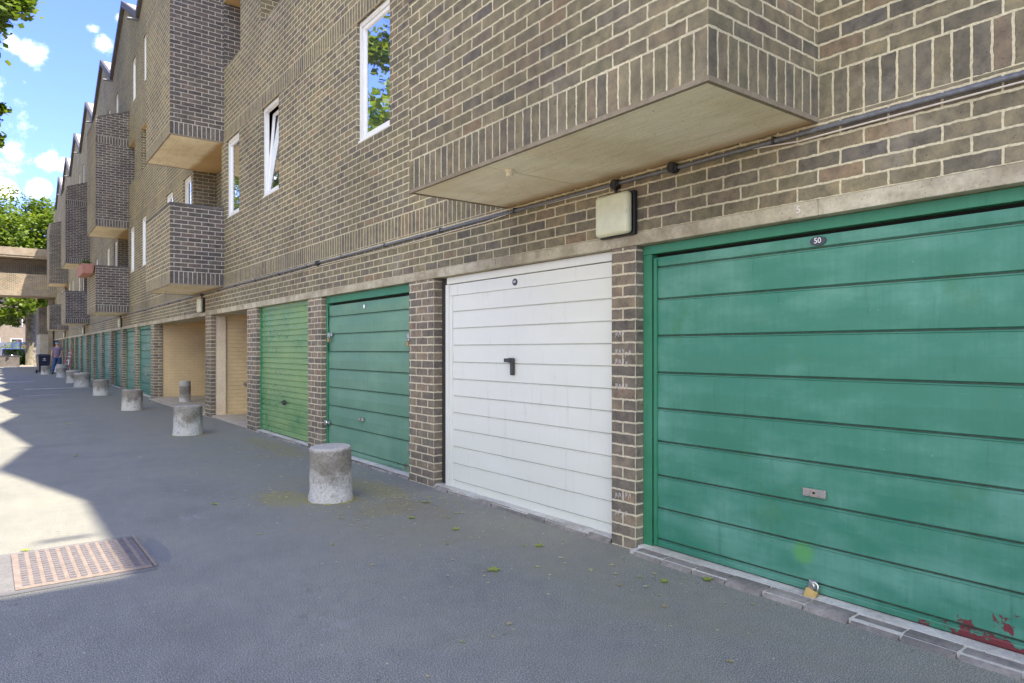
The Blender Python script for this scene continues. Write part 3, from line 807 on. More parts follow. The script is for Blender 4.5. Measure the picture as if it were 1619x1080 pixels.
for i, s in enumerate(STARTS):
    y0, y1 = s, s + (2.62, 2.34, 2.4, 2.45, 2.45)[i]
    # lower balcony
    m = MB(); parapet(m, y0, y1, Z0, 3.83); coping(m, y0, y1, 3.83)
    o = m.build('balcony', ['brick', 'soldier', 'brick_sooty_shade' if i else 'brick', 'soldier_sooty' if i else 'soldier', 'soffit', 'coping'], BLD)
    if i == 1: o['label'] = 'low brick balcony with sooty top above the open garages'
    sl = MB(); e = .012
    sl.box(XO + .02, W - .003, y0 + .02, y1 - .92, Z0 - .006, Z0 + .1); sl.box(XO + .02, W - .003, y1 - .914, y1 - .02, Z0 - .006, Z0 + .1)
    sl.build('soffit', ['soffit'], o)
    de = MB(); de.box(XO - .004, XO + .019, y0 - .004, y1 + .004, Z0 - .012, Z0 + .012); de.box(XO + .02, W - .004, y0 - .004, y0 + .019, Z0 - .012, Z0 + .012); de.box(XO + .02, W - .004, y1 - .019, y1 + .004, Z0 - .012, Z0 + .012)
    de.build('drip_edge', ['drip'], o)
    sp = MB(); yy = y0 + 1.68; sp.tube([(2.62, yy, Z0 - .045), (2.62, yy, Z0 + .02)], .022, n=16); sp.tube([(2.62, yy, Z0 - .02), (2.62, yy, Z0 + .0)], .032, n=16)
    sp.build('drain_spout', ['soffit'], o)
    # tall upper bay
    if i == 0: continue
    m = MB(); parapet(m, y0, y1, ZB, 8.36, 8.66, 7.585); coping(m, y0, y1, 8.36, 8.66)
    o = m.build('upper_bay', ['brick', 'soldier', 'brick_sooty_shade', 'soldier_sooty', 'soffit', 'coping'], BLD)
    if i == 1: o['label'] = 'tall projecting brick bay nearest to the camera'
    sl = MB(); sl.box(XO + .02, W - .003, y0 + .02, y1 - .02, ZB - .006, ZB + .1); sl.build('soffit', ['soffit'], o)
    de = MB(); de.box(XO - .004, XO + .019, y0 - .004, y1 + .004, ZB - .012, ZB + .012); de.box(XO + .02, W - .004, y0 - .004, y0 + .019, ZB - .012, ZB + .012); de.box(XO + .02, W - .004, y1 - .019, y1 + .004, ZB - .012, ZB + .012)
    de.build('drip_edge', ['drip'], o)

# roofs: one pitched roof per gable -----------------------------------------
for yp in PK:
    y0, y1 = yp - 2.775, yp + 2.775
    if y1 > YE + .1 or y0 < YA - .9: continue
    m = MB(); xa, xb = W - .10, 13.6; th = .06
    segs = ((y0, yp, VZ, PZ), (yp, y1, PZ, VZ))
    if abs(yp - 2.725) < .1: segs = ((1.63, 2.3, 10.1, 11.5), (2.3, yp, 11.5, PZ), (yp, y1, PZ, VZ))
    if abs(yp + 2.825) < .1: segs = ((y0, yp, VZ, PZ), (yp, -2.28, PZ, 12.16), (-2.28, -1.02, 12.16, 10.1), (-1.02, 1.62, 10.08, 10.08))
    for (ya, yb, za, zb) in segs:
        m.face([(xa + .03, ya, za), (xb, ya, za), (xb, yb, zb), (xa + .03, yb, zb)], 0)
        m.face([(xb, ya, za - th), (xa + .03, ya, za - th), (xa + .03, yb, zb - th), (xb, yb, zb - th)], 0)
    ro = m.build('roof', ['roof'], BLD)
    m = MB()
    for (ya, yb, za, zb) in segs:
        pts = [(ya, za - .17), (yb, zb - .17), (yb, zb + .03), (ya, za + .03)]
        f0 = [(xa, y, z) for y, z in pts]; f1 = [(W - .002, y, z) for y, z in pts]
        m.face(f0[::-1], 0); m.face(f1, 0)
        for i in range(4): j = (i + 1) % 4; m.face([f0[i], f0[j], f1[j], f1[i]], 0)
    m.build('verge_board', ['fascia'], ro)
    m = MB(); m.tube([(W - .30, y1, VZ - .23), (W, y1, VZ - .20)], .035, n=10, caps=False); m.tube([(W - .30, y1, VZ - .23), (W + .02, y1, VZ - .20)], .026, n=10)
    m.build('gutter_spout', ['pipe'], ro)
# unseen block added on the ridge so its shadow ends the sunny patch
bx('shadow_block', 'brick', BLD, W + .03, W + 2.2, -3.9, -2.47, 11.0, 13.3)

# end block past the footbridge -------------------------------------------------
m = MB(); m.box(2.42, W, 58.2, 63, 2.45, 4.3, 0); m.build('end_balcony', ['brick_sooty_shade'], BLD)
m = MB()
for i in range(6): m.box(2.47, W, 58.3 , 62.9, .0 + i * .408, .40 + i * .408, 0)
m.build('end_blockwork', ['block'], BLD, bevel=.01)

# ------------------------------------------------------------ small things on the wall
def bulkhead(y, tone):
    t = tag(empty('bulkhead_light', (W, y, 2.045)), tone, 'wall light', 'square bulkhead lights along the lintel')
    m = MB(); m.box(-.035, -.001, -.155, .155, 0, .285); m.build('back_box', ['black'], t, bevel=.006)
    m = MB(); m.box(-.095, -.036, -.150, .150, .006, .279); o = m.build('lens', ['lens'], t); 
    bm = bmesh.new(); bm.from_mesh(o.data); bmesh.ops.remove_doubles(bm, verts=bm.verts, dist=1e-5); bm.to_mesh(o.data); bm.free()
    b_ = o.modifiers.new('bevel', 'BEVEL'); b_.width = .028; b_.segments = 4; b_.limit_method = 'ANGLE'
    for p_ in o.data.polygons: p_.use_smooth = True
    m = MB(); m.box(-.101, -.094, -.150, -.118, .135, .150); m.build('clip', ['lens'], t, bevel=.003)
    m = MB(); m.tube([(-.02, .02, .28), (-.02, .02, .335)], .012); m.build('cable_gland', ['black'], t)
    m = MB(); m.tube([(-.045, .02, .352), (-.004, .02, .352)], .033, n=18); m.tube([(-.05, .02, .352), (-.045, .02, .352)], .026, n=18); m.build('junction_box', ['black'], t)
for y, l in ((3.165, 'square yellowed bulkhead light above the pier between the white and the wide green door'), (14.55, 'square bulkhead light above the open garages'),
             (25.6, 'third square bulkhead light, above the far green garage doors'), (37.2, 'fourth square bulkhead light, small in the distance'), (48.2, 'farthest square bulkhead light, beyond the man')):
    bulkhead(y, l)
m = MB()
m.tube([(W - .018, YA, 2.412), (W - .018, .6, 2.408), (W - .016, 2.6, 2.403), (W - .016, 5, 2.405), (W - .018, 9, 2.415), (W - .02, 20, 2.42), (W - .02, 57, 2.42)], .0125, n=10)
co = m.build('conduit', ['pipe']); tag(co, 'grey metal conduit run along the brick wall under the soldier course', 'pipe')
y = .9
while y < 40:
    bx('pipe_clip', 'darksteel', co, W - .032, W - .002, y, y + .012, 2.39, 2.428); y += 1.13
m = MB(); pts = []
y = -3
while y < 57:
    pts.append((W - .014, y, 2.372 + (.006 * math.sin(y * 1.7) if y < 2.2 or y > 3 else .012) + (.02 if 2.2 < y < 4.6 else 0))); y += .35
m.tube(pts, .0045, n=6); tag(m.build('cable', ['cable']), 'thin white cable running just below the grey conduit', 'cable')
def rnd_box(y, l):
    m = MB(); m.tube([(W - .05, y, 2.405), (W - .003, y, 2.405)], .033, n=18); m.tube([(W - .056, y, 2.405), (W - .05, y, 2.405)], .024, n=18)
    tag(m.build('junction_box', ['black']), l, 'junction box')
rnd_box(2.70, 'round black junction box on the conduit right of the nearest bulkhead light')
rnd_box(8.42, 'small black junction box on the conduit above the pier between the green doors')

# number plates -----------------------------------------------------------------
def text_mesh(name, s, size, mk, parent, loc, ext=.0008, sx=1.0):
    cu = bpy.data.curves.new(name, 'FONT'); cu.body = s; cu.size = size; cu.extrude = ext; cu.align_x = 'CENTER'; cu.align_y = 'CENTER'
    cu.resolution_u = 6
    tmp = bpy.data.objects.new('tmp', cu); S.collection.objects.link(tmp)
    bpy.context.view_layer.update()
    dg = bpy.context.evaluated_depsgraph_get()
    me = bpy.data.meshes.new_from_object(tmp.evaluated_get(dg)); bpy.data.objects.remove(tmp)
    me.materials.clear(); me.materials.append(M[mk])
    rot = Matrix(((0, 0, -1), (-1, 0, 0), (0, 1, 0)))      # text x -> -Y, text y -> Z, faces -X
    for v in me.vertices: v.co = rot @ Vector((v.co.x * sx, v.co.y, v.co.z))
    o = bpy.data.objects.new(name, me); link(o, parent); o.location = loc; return o
def disc(name, x, y, z, ry, rz, th, mk, parent):
    m = MB(); n = 40
    a = [(x, y + ry * math.cos(t * 2 * math.pi / n), z + rz * math.sin(t * 2 * math.pi / n)) for t in range(n)]
    b_ = [(x + th, q[1], q[2]) for q in a]
    m.face(a, 0); m.face(b_[::-1], 0)
    for i in range(n): j = (i + 1) % n; m.face([a[j], a[i], b_[i], b_[j]], 0)
    return m.build(name, [mk], parent)
disc('number_plate', 3.374, 1.845, 1.862, .042, .024, .010, 'plate', d50)
text_mesh('number_50', '50', .040, 'digit', d50, (3.3725, 1.845, 1.863))
disc('number_plate', 3.362, 4.40, 1.853, .030, .028, .008, 'plate', d49)
text_mesh('number_49', '49', .030, 'digit', d49, (3.3605, 4.40, 1.853))
text_mesh('painted_five', '5', .055, 'chalk', BLD, (W - .0055, 1.905, 2.022))
disc('number_plate', 3.366, 7.25, 1.80, .022, .022, .008, 'digit', d48)

# door furniture
def handle_recess(d, y, z, X=3.372):
    m = MB(); m.box(X - .008, X + .003, y - .062, y + .062, z - .022, z + .022); h = m.build('handle', ['chrome'], d, bevel=.003)
    for ya in (y - .050, y + .018): bx('grip_plate', 'steel', d, X - .011, X - .0075, ya, ya + .032, z - .014, z + .014, bevel=.002)
    m = MB(); m.tube([(X - .012, y, z), (X - .007, y, z)], .006); m.build('keyhole', ['dark'], d)
handle_recess(d50, 1.86, .562)
handle_recess(d48, 7.32, .50, 3.366)
m = MB(); m.box(3.340, 3.368, 4.405, 4.437, 1.095, 1.235); m.build('handle_plate', ['darksteel'], d49, bevel=.004)
m = MB(); m.box(3.312, 3.345, 4.42, 4.485, 1.200, 1.232); m.box(3.312, 3.36, 4.41, 4.43, 1.196, 1.236); m.build('handle', ['darksteel'], d49, bevel=.006)
m = MB(); m.tube([(3.34, 9.95, .53), (3.375, 9.95, .53)], .035, n=14); m.box(3.335, 3.350, 9.82, 10.0, .518, .542); m.build('handle', ['black'], d47, bevel=.003)
def padlock(name, loc, rz, label, s=1.0, body='brass'):
    t = tag(empty(name, loc), label, 'padlock'); t.rotation_euler = rz; t.scale = (s, s, s)
    m = MB(); m.box(-.011, .011, -.028, .028, 0, .046); m.build('lock_body', [body], t, bevel=.004)
    m = MB(); pts = [(0, -.019, .044)] + [(0, -.019 * math.cos(a), .058 + .020 * math.sin(a)) for a in [math.pi * i / 8 for i in range(9)]] + [(0, .019, .044)]
    m.tube(pts, .0045, n=8); m.build('shackle', ['chrome'], t)
# hasp at the foot of door 50
m = MB(); m.box(3.345, 3.372, 1.84, 1.88, .070, .115); m.build('hasp', ['steel'], d50, bevel=.006)
m = MB(); m.tube([(3.335, 1.86, .085), (3.365, 1.86, .085)], .017, n=14); m.build('lock_barrel', ['chrome'], d50)
padlock('padlock', (3.325, 1.865, .022), (R(16), R(14), R(10)), 'brass padlock hanging at the foot of the wide green door', 1.15)
def hasp(d, y, z):
    m = MB(); m.box(3.350, 3.368, y - .06, y + .06, z - .018, z + .018); m.box(3.336, 3.352, y - .02, y + .04, z - .028, z + .028); m.build('hasp', ['steel'], d, bevel=.004)
hasp(d48, 8.22, 1.49); hasp(d48, 6.13, 1.44); hasp(d48, 8.30, .38); hasp(d48, 6.12, .30)
padlock('padlock', (3.330, 8.20, 1.40), (0, 0, 0), 'brass padlock on the upper far hasp of the pale green door', 1.0)
padlock('padlock', (3.330, 6.14, 1.34), (0, 0, 0), 'brass padlock on the upper near hasp of the pale green door', 1.0)
m = MB(); m.tube([(3.352, 8.30, .38), (3.322, 8.30, .38)], .034, n=16); tag(m.build('puck_padlock', ['chrome']), 'round steel padlock on the lower far edge of the pale green door', 'padlock')
# vertical seal rod and bolts beside door 48
m = MB(); m.tube([(3.362, 8.30, 1.3), (3.362, 8.315, 1.86)], .010); m.build('track_rod', ['green_frame'], d48)

# chalk scribbles on the near pier
m = MB(); rc = random.Random(5)
def stroke(pts, wd=.0035):
    for (ya, za), (yb, zb) in zip(pts[:-1], pts[1:]):
        d = Vector((0, yb - ya, zb - za)); n_ = Vector((0, -d.z, d.y)).normalized() * wd / 2
        A = Vector((W - .0015, ya, za)); B = Vector((W - .0015, yb, zb))
        m.face([A + n_, B + n_, B - n_, A - n_], 0)
for zc, ww in ((1.40, .10), (1.28, .16), (1.215, .13), (1.06, .12), (.34, .15), (.22, .12)):
    y = 3.21
    for k in range(int(ww / .028)):
        z = zc + rc.uniform(-.01, .01)
        stroke([(y, z - .018), (y - .008, z + .02), (y - .016, z - .008), (y - .02, z + .018)], .0028); y -= .03
m.build('chalk_scribble', ['chalk'], BLD)

# ------------------------------------------------------------ bollards
def bollard(x, y, r, h, lean, seed, label, cat='bollard', rough=1.0, name='concrete_bollard', group='stubby concrete bollards along the garages'):
    bm = bmesh.new(); n = 40; rows = [-.03, .02, .05, .09, .14, .2, .28, .36, .44, h - .03, h - .012, h]
    rows = sorted(z for z in rows if z <= h and not (h - .05 < z < h - .031)); rnd = random.Random(seed)
    vs = []
    for z in rows:
        ring = []
        for i in range(n):
            a = 2 * math.pi * i / n; rr = r
            if z > h - .01: rr = r - .012
            elif z > h - .02: rr = r - .004
            q = noise.noise(Vector((math.cos(a) * 3, math.sin(a) * 3, z * 6 + seed * 5)))
            q2 = noise.noise(Vector((math.cos(a) * 9, math.sin(a) * 9, z * 18 + seed * 5)))
            rr += rough * (.004 * q + .0025 * q2)
            if z < .1: rr += rough * (.012 * (.1 - z) / .1 + .02 * max(0, q2) * (.1 - z) / .1 - .035 * max(0, q - .15) * (.1 - z) / .1)
            ring.append(bm.verts.new((rr * math.cos(a), rr * math.sin(a), z)))
        vs.append(ring)
    for a, b_ in zip(vs[:-1], vs[1:]):
        for i in range(n): j = (i + 1) % n; bm.faces.new((a[i], a[j], b_[j], b_[i])).smooth = True
    c = bm.verts.new((0, 0, h + .003))
    for i in range(n): bm.faces.new((vs[-1][i], vs[-1][(i + 1) % n], c)).smooth = False
    me = bpy.data.meshes.new(name); bm.to_mesh(me); bm.free(); me.materials.append(M['bollard'])
    o = bpy.data.objects.new(name, me); link(o); o.location = (x, y, 0); o.rotation_euler = lean
    return tag(o, label, cat, group)
bollard(2.33, 5.68, .178, .465, (R(.5), R(-1.2), 0), 1, 'stained concrete bollard nearest the camera, in front of the pale green door')
bollard(2.36, 11.38, .205, .445, (0, R(1), 1), 2, 'mottled concrete bollard in front of the open garages')
bollard(2.36, 16.75, .20, .44, (R(1), 0, 2), 3, 'third concrete bollard along the row, before the far brick pier')
bollard(2.42, 22.75, .20, .45, (0, R(1), 3), 4, 'fourth concrete bollard along the row')
bollard(2.46, 28.5, .25, .50, (R(1), 0, 4), 5, 'broad dark concrete bollard, right one of an overlapping pair')
bollard(2.44, 31.9, .23, .50, (R(1), 0, 5), 6, 'dark concrete bollard, left one of an overlapping pair')
bollard(2.52, 38.9, .22, .62, (0, 0, 6), 7, 'pale concrete bollard in front of the man')
bollard(2.15, 44.0, .23, .45, (0, 0, 7), 8, 'low concrete bollard left of the man')
bollard(3.62, 17.75, .125, .56, (0, 0, 8), 9, 'slim concrete post standing in the mouth of the open garage', 'post', .4, 'concrete_post', 'slim posts')

# ------------------------------------------------------------ road furniture
cv = tag(empty('service_cover', (.43, 4.94, 0)), 'slotted iron service cover set in the road, half in sun', 'drain cover')
cv.rotation_euler = (0, 0, R(.5))
bx('cover_frame', 'patch', cv, -.70, .33, -.46, .45, .0015, .004)
bx('cover_plate', 'iron', cv, -.35, .315, -.405, .395, .005, .012, bevel=.002)
m = MB()
for i in range(12):
    x = -.315 + i * .0545
    for j in range(15):
        y = -.365 + j * .0505
        m.box(x, x + .032, y, y + .026, .013, .0165)
m.build('tread_bars', ['slot'], cv)
bx('seal_strip', 'iron', cv, .322, .338, -.40, .40, .005, .02, bevel=.002)
for i, (y, x0, x1, l) in enumerate(((27.6, .75, 2.6, 'pale strip across the road before the fourth bollard'), (34.0, .35, 1.25, 'short pale strip in the road far ahead'))):
    m = MB(); m.box(x0, x1, y, y + .22, .0, .006); tag(m.build('road_strip', ['thresh']), l, 'road strip')  # thin pale strips laid flat on the asphalt
m = MB(); 
dr = tag(empty('drain_channel', (1.0, 23.6, 0)), 'narrow slotted drain channel across the road', 'drain')
bx('channel_bed', 'tar', dr, -.5, .55, -.10, .12, .0015, .004)
m = MB()
for i in range(11): m.box(-.46 + i * .092, -.46 + i * .092 + .045, -.07, .09, .005, .012)
m.build('grating', ['thresh'], dr)

# leaves on the road
def leaf_mesh(s, rnd):
    # five-lobed plane leaf, slightly cupped
    pts = []
    for i in range(20):
        a = 2 * math.pi * i / 20 + math.pi / 2
        lob = .55 + .45 * abs(math.cos((a - math.pi / 2) * 2.5)) ** .8
        if abs(((a - math.pi / 2) % (2 * math.pi)) - math.pi) < .5: lob *= .6
        pts.append((s * lob * math.cos(a), s * lob * math.sin(a), s * (.10 + .28 * rnd.random() * (lob - .4))))
    return pts
rl = random.Random(21)
def put_leaf(m, x, y, s, flat=False):
    pts = leaf_mesh(s, rl); a = rl.uniform(0, 6.28); c, sn = math.cos(a), math.sin(a)
    q = [(x + px * c - py * sn, y + px * sn + py * c, .006 + pz * (.3 if flat else 1)) for px, py, pz in pts]
    ctr = (x, y, .007)
    i = len(m.v); m.v += q + [ctr]; n = len(q)
    for k in range(n):
        m.f.append((i + k, i + (k + 1) % n, i + n)); m.m.append(0); m.uv.append([(0, 0)] * 3); m.sm.append(False)
G = lambda px, py: (lambda z: (lambda xr: (xr * .7968 + z * .6042, z * .7968 - xr * .6042))((px - 809.5) / 1077 * z))(1.30 * 1077 / (py - 553.5))
big = [(780, 903, .045, 'bright green fallen leaf lying alone mid road'), (852, 864, .036, 'bright green fallen leaf near the white door'), (719, 838, .032, 'green fallen leaf beside the debris before the white door'),
       (673, 795, .035, 'curled pale leaf under the pier left of the white door'), (651, 820, .035, 'yellowish leaf near the nearest bollard'), (1050, 921, .03, 'tiny leaf by the near pier'),
       (1120, 918, .038, 'green leaf against the sill bricks of the wide green door'), (1494, 1030, .03, 'leaf against the sill near the flaking corner'), (340, 798, .03, 'leaf left of the nearest bollard'),
       (108, 671, .05, 'dark leaf lying far left in the shade'), (118, 722, .04, 'small dark leaf mid left in the shade'), (40, 872, .03, 'green leaf on the edge of the service cover')]
for px, py, s, l in big:
    x, y = G(px, py); m = MB(); put_leaf(m, 0, 0, s); o = m.build('fallen_leaf', ['leaf_fallen']); o.location = (x, y, 0)
    tag(o, l, 'leaf', 'fallen leaves')
m = MB()
for i in range(900):      # grit swept up against the wall foot
    y = rl.uniform(.9, 14) ; x = 3.27 - abs(rl.gauss(0, .05)) if rl.random() < .75 else 3.25 - abs(rl.gauss(0, .3))
    if y < 3.03: x -= .065
    a = rl.uniform(.0012, .0038) * rl.uniform(.7, 1.6)
    v0 = [(x + a * rl.uniform(.6, 1.3) * math.cos(t), y + a * rl.uniform(.6, 1.3) * math.sin(t), .001) for t in (0, 1.6, 3.1, 4.7)]
    for k in range(4): m.face([v0[k], v0[(k + 1) % 4], (x, y, a * 1.1)], 0, [(0, 0)] * 3)
tag(m.build('grit', ['kerb']), 'fine grit and small stones gathered at the foot of the garages', 'grit', kind='stuff')
m = MB()
for (cx_, cy_, sx_, sy_, n_) in ((2.00, 5.95, .16, .28, 420), (2.80, 5.85, .12, .45, 260), (2.55, 5.15, .22, .2, 200), (2.95, 8.9, .14, 1.0, 260), (3.1, 4.9, .08, .5, 120)):
    for i in range(n_):
        x, y = rl.gauss(cx_, sx_), rl.gauss(cy_, sy_)
        if (x - 2.33) ** 2 + (y - 5.68) ** 2 < .036 or x > 3.22: continue
        a = rl.uniform(.003, .010); h_ = rl.uniform(.3, .7) * a
        v0 = [(x + a * rl.uniform(.5, 1.3) * math.cos(t), y + a * rl.uniform(.5, 1.3) * math.sin(t), .001) for t in (0, 1.2, 2.5, 3.8, 5.)]
        for k in range(5): m.face([v0[k], v0[(k + 1) % 5], (x, y, h_)], 0, [(0, 0)] * 3)
for (bx0, by0, br0) in ((2.33, 5.68, .19), (2.36, 11.38, .215), (2.36, 16.75, .21), (2.42, 22.75, .21), (3.62, 17.75, .13)):
    for i in range(240):
        t_ = rl.uniform(0, 6.28); q = br0 + abs(rl.gauss(0, .022)); x, y = bx0 + q * math.cos(t_), by0 + q * math.sin(t_)
        a = rl.uniform(.003, .010); v0 = [(x + a * rl.uniform(.5, 1.3) * math.cos(t), y + a * rl.uniform(.5, 1.3) * math.sin(t), .001) for t in (0, 1.2, 2.5, 3.8, 5.)]
        for k in range(5): m.face([v0[k], v0[(k + 1) % 5], (x, y, a * .7)], 0, [(0, 0)] * 3)
tag(m.build('moss', ['moss']), 'crumbs of dry olive moss round the nearest bollard', 'moss', kind='stuff')
m = MB()
for i in range(420):
    t = rl.random()
    if t < .6: y = rl.uniform(1.6, 9.5); x = 3.15 - abs(rl.gauss(0, .55))
    elif t < .8: x, y = rl.gauss(2.2, .45), rl.gauss(5.6, .8)
    else: x, y = rl.uniform(.2, 3.1), rl.uniform(1.2, 20)
    if x < 0 or (x - 2.33) ** 2 + (y - 5.68) ** 2 < .045 or x > 3.19: continue
    put_leaf(m, x, y, rl.choice((.005, .006, .008, .011, .018)), True)
tag(m.build('leaf_litter', ['leaf_dry']), 'small dry leaf fragments scattered over the asphalt by the garages', 'leaf litter', kind='stuff')

# ------------------------------------------------------------ trees
def blob_noise(p, s, sd): return noise.noise(Vector(p) * s + Vector((sd, sd * 1.7, -sd)))
def make_tree(loc, h, crown, n_leaf, lsize, seed, label, trunk_r=.35, fork=.42, leafmat='leaf', lean=(0, 0), group=None, extra=None, category='tree', bare=.3):
    """crown = list of (dx,dy,dz,rx,ry,rz) lobes relative to loc"""
    rnd = random.Random(seed); t = tag(empty('plane_tree', loc), label, category, group)
    tr = MB(); fz = h * fork; top = Vector((lean[0], lean[1], fz))
    tr.tube([(0, 0, -.05), (0, 0, .12), (lean[0] * .2, lean[1] * .2, fz * .3), (lean[0] * .6, lean[1] * .6, fz * .7), top], [trunk_r * 1.5, trunk_r * 1.1, trunk_r, trunk_r * .9, trunk_r * .75], n=14)
    for (dx, dy, dz, rx, ry, rz) in crown:
        e = Vector((dx, dy, dz)); mid = top.lerp(e, .5) + Vector((rnd.uniform(-.3, .3), rnd.uniform(-.3, .3), rnd.uniform(-.2, .5)))
        b0 = top if dz > fz * .9 else Vector((lean[0] * .6, lean[1] * .6, max(1.5, fz * .72)))
        mid = b0.lerp(e, .5) + Vector((0, 0, -.25))
        tr.tube([b0, mid, e], [trunk_r * .5, trunk_r * .3, trunk_r * .1], n=8)
        for k in range(6):
            q = e + Vector((rnd.uniform(-rx, rx), rnd.uniform(-ry, ry), rnd.uniform(-rz, rz))) * .75
            tr.tube([mid.lerp(e, rnd.uniform(.3, 1)), q], [trunk_r * .12, .012], n=5)
    tr.build('trunk', ['bark'], t)
    lf = MB(); V = lf.v; F = lf.f
    tot = sum((c[3] * c[4] * c[5]) ** .75 for c in crown)
    for (dx, dy, dz, rx, ry, rz) in crown:
        cnt = int(n_leaf * (rx * ry * rz) ** .75 / tot); made = 0; tries = 0
        # clumps
        ncl = max(14, int(16 * (rx * ry * rz) ** .5))
        cl = []
        for k in range(ncl):
            d = Vector((rnd.gauss(0, 1), rnd.gauss(0, 1), rnd.gauss(0, 1))).normalized(); r_ = rnd.uniform(.45, 1.08)
            cl.append((Vector((dx + d.x * rx * r_, dy + d.y * ry * r_, dz + d.z * rz * r_)), rnd.uniform(.16, .34) * min(rx, rz, ry)))
        for k in range(cnt):
            c, cr_ = rnd.choice(cl); d = Vector((rnd.gauss(0, 1), rnd.gauss(0, 1), rnd.gauss(0, .75)))
            p = c + d * cr_ * .62
            a = Vector((rnd.gauss(0, 1), rnd.gauss(0, 1), rnd.gauss(0, .6))).normalized(); b_ = a.cross(Vector((rnd.gauss(0, .6), rnd.gauss(0, .6), 1))).normalized()
            s = lsize * rnd.uniform(.6, 1.25); i = len(V)
            V.append(tuple(p - a * s * .5)); V.append(tuple(p - b_ * s * .45 + a * s * .1)); V.append(tuple(p + a * s * .6)); V.append(tuple(p + b_ * s * .45 + a * s * .1))
            F.append((i, i + 1, i + 2, i + 3))
    nf = len(F); lf.m = [0] * nf; lf.uv = [[(0, 0)] * 4] * nf; lf.sm = [False] * nf
    lf.build('crown', [leafmat], t)
    return t
# big plane tree past the bridge, its trunk seen beneath it
x_, y_ = G(49, 579)
make_tree((x_, y_, 0), 17, [(-1.5, 0, 10.6, 3.4, 3.3, 3.2), (.9, 1, 11.0, 2.4, 3, 2.3), (-4.5, 0, 9.6, 3, 3, 3.0), (-1, -.5, 8.2, 3.8, 3, 1.6), (-4.5, -1, 5.6, 2.4, 2, 1.2), (1.4, -1, 5.7, 1.7, 1.6, 1.0), (-1.6, -2, 4.8, 2.2, 1.6, 1.0), (-3.0, -1, 4.0, 1.9, 1.5, 1.0), (.9, 1.5, 4.9, 1.8, 1.6, 1.0), (-.6, 2.5, 4.2, 2.2, 1.5, 1.0)],
          52000, .24, 3, 'large plane tree with mottled trunk standing beyond the footbridge', .36, .4)
# tree whose branches hang into the top left of the picture
make_tree((-4.2, 26, 0), 19, [(2.75, .3, 11.7, 2.3, 2.5, 1.7), (2.4, -1.5, 15.0, 2.6, 2.6, 2.2), (2.8, 1.0, 8.5, 1.75, 2.1, .9), (-2.0, -4.6, 12, 2.3, 2.2, 2.6)],
          34000, .22, 11, 'leafy plane tree whose branches reach in at the top left', .25, .45)
# trees on the far side of the road, seen mirrored in the window panes
for i, (x, y, h, l) in enumerate(((-11, 24, 14.5, 'tall tree across the road opposite the near windows'), (-10.5, 37.0, 16.3, 'tall tree across the road further along'), (-11, 52, 18, 'tall tree across the road near the bridge'), (-13, 14, 15, 'broad tree across the road level with the nearest bollards'))):
    make_tree((x, y, 0), h, [(0, 0, h * .72, 4.6, 4.6, 4.2), (1.5, 2, h * .5, 3.2, 3.2, 2.4), (-1, -2.5, h * .55, 3, 3, 2.5)], 15000, .36, 30 + i, l, .3, .4, group='trees across the road')

# ------------------------------------------------------------ footbridge
FB = tag(empty('footbridge', (-2, 56.5, 0)), 'concrete and brick covered footbridge crossing above the road', 'footbridge')
FB.location = (0, 0, 0)
XL = -16
bx('deck_beam', 'bridge', FB, XL, W - .01, 56.0, 58.55, 4.93, 5.22)
m = MB(); m.box(XL, W - .01, 56.06, 56.28, 5.222, 6.40, 0); m.build('parapet', ['brick_pier'], FB)
m = MB(); m.box(XL, W - .01, 57.3, 57.5, 5.222, 7.46, 0); m.build('inner_parapet', ['brick_pier'], FB)
bx('roof_slab', 'bridge', FB, XL, W - .01, 55.9, 58.6, 7.47, 7.60)
bx('roof_fascia', 'bridge', FB, XL, W - .01, 55.86, 56.02, 7.602, 8.12)
for x in (2.95, -9): bx('support', 'bridge', FB, x, x + .25, 57.6, 58.1, 0, 4.925)

# ------------------------------------------------------------ things beyond and at the foot of the bridge
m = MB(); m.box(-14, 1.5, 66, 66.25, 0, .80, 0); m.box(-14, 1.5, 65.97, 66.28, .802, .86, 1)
tag(m.build('garden_wall', ['brick_sooty_shade', 'coping']), 'low dark brick wall at the end of the road', 'wall')  # tree shade on this wall is put into the darker brick colour
bx('kerb', 'conc', None, 1.5, 2.4, 65.4, 65.6, 0, .12).update_tag()
tag(bpy.data.objects['kerb'], kind='structure')
# pale building far behind
ob = tag(empty('pale_house', (0, 100, 0)), 'pale cream rendered building glimpsed under the footbridge', 'building')
m = MB(); m.box(-30, 12, 0, 10, 0, 7.6); m.build('wall', ['cream_wall'], ob)
m = MB(); m.box(-30.3, 12.3, -.4, 10.3, 7.62, 8.0); m.build('roof', ['fascia'], ob)
for i in range(10):
    x = -9 + i * 2.1
    for z in (1.2, 4.2):
        m = MB(); m.box(x - .08, x + 1.08, -.06, -.004, z - .08, z + 1.48); wn = m.build('window', ['white'], ob)
        m = MB(); m.box(x, x + 1, -.09, -.062, z, z + 1.4); m.build('pane', ['glass'], wn)
# reddish brick gable beside the end block
rb = tag(empty('red_house', (3, 80, 0)), 'reddish brick house right of the tree beyond the bridge', 'building')
m = MB(); m.box(-.6, 8, 0, 6, 0, 8.5); m.build('wall', ['terracotta'], rb); m = MB(); m.box(-.9, 8.3, -.3, 6.3, 8.52, 9); m.build('roof', ['fascia'], rb)
m = MB(); m.box(-.2, .8, -.05, -.003, 1.0, 2.6); m.build('window', ['white'], rb)
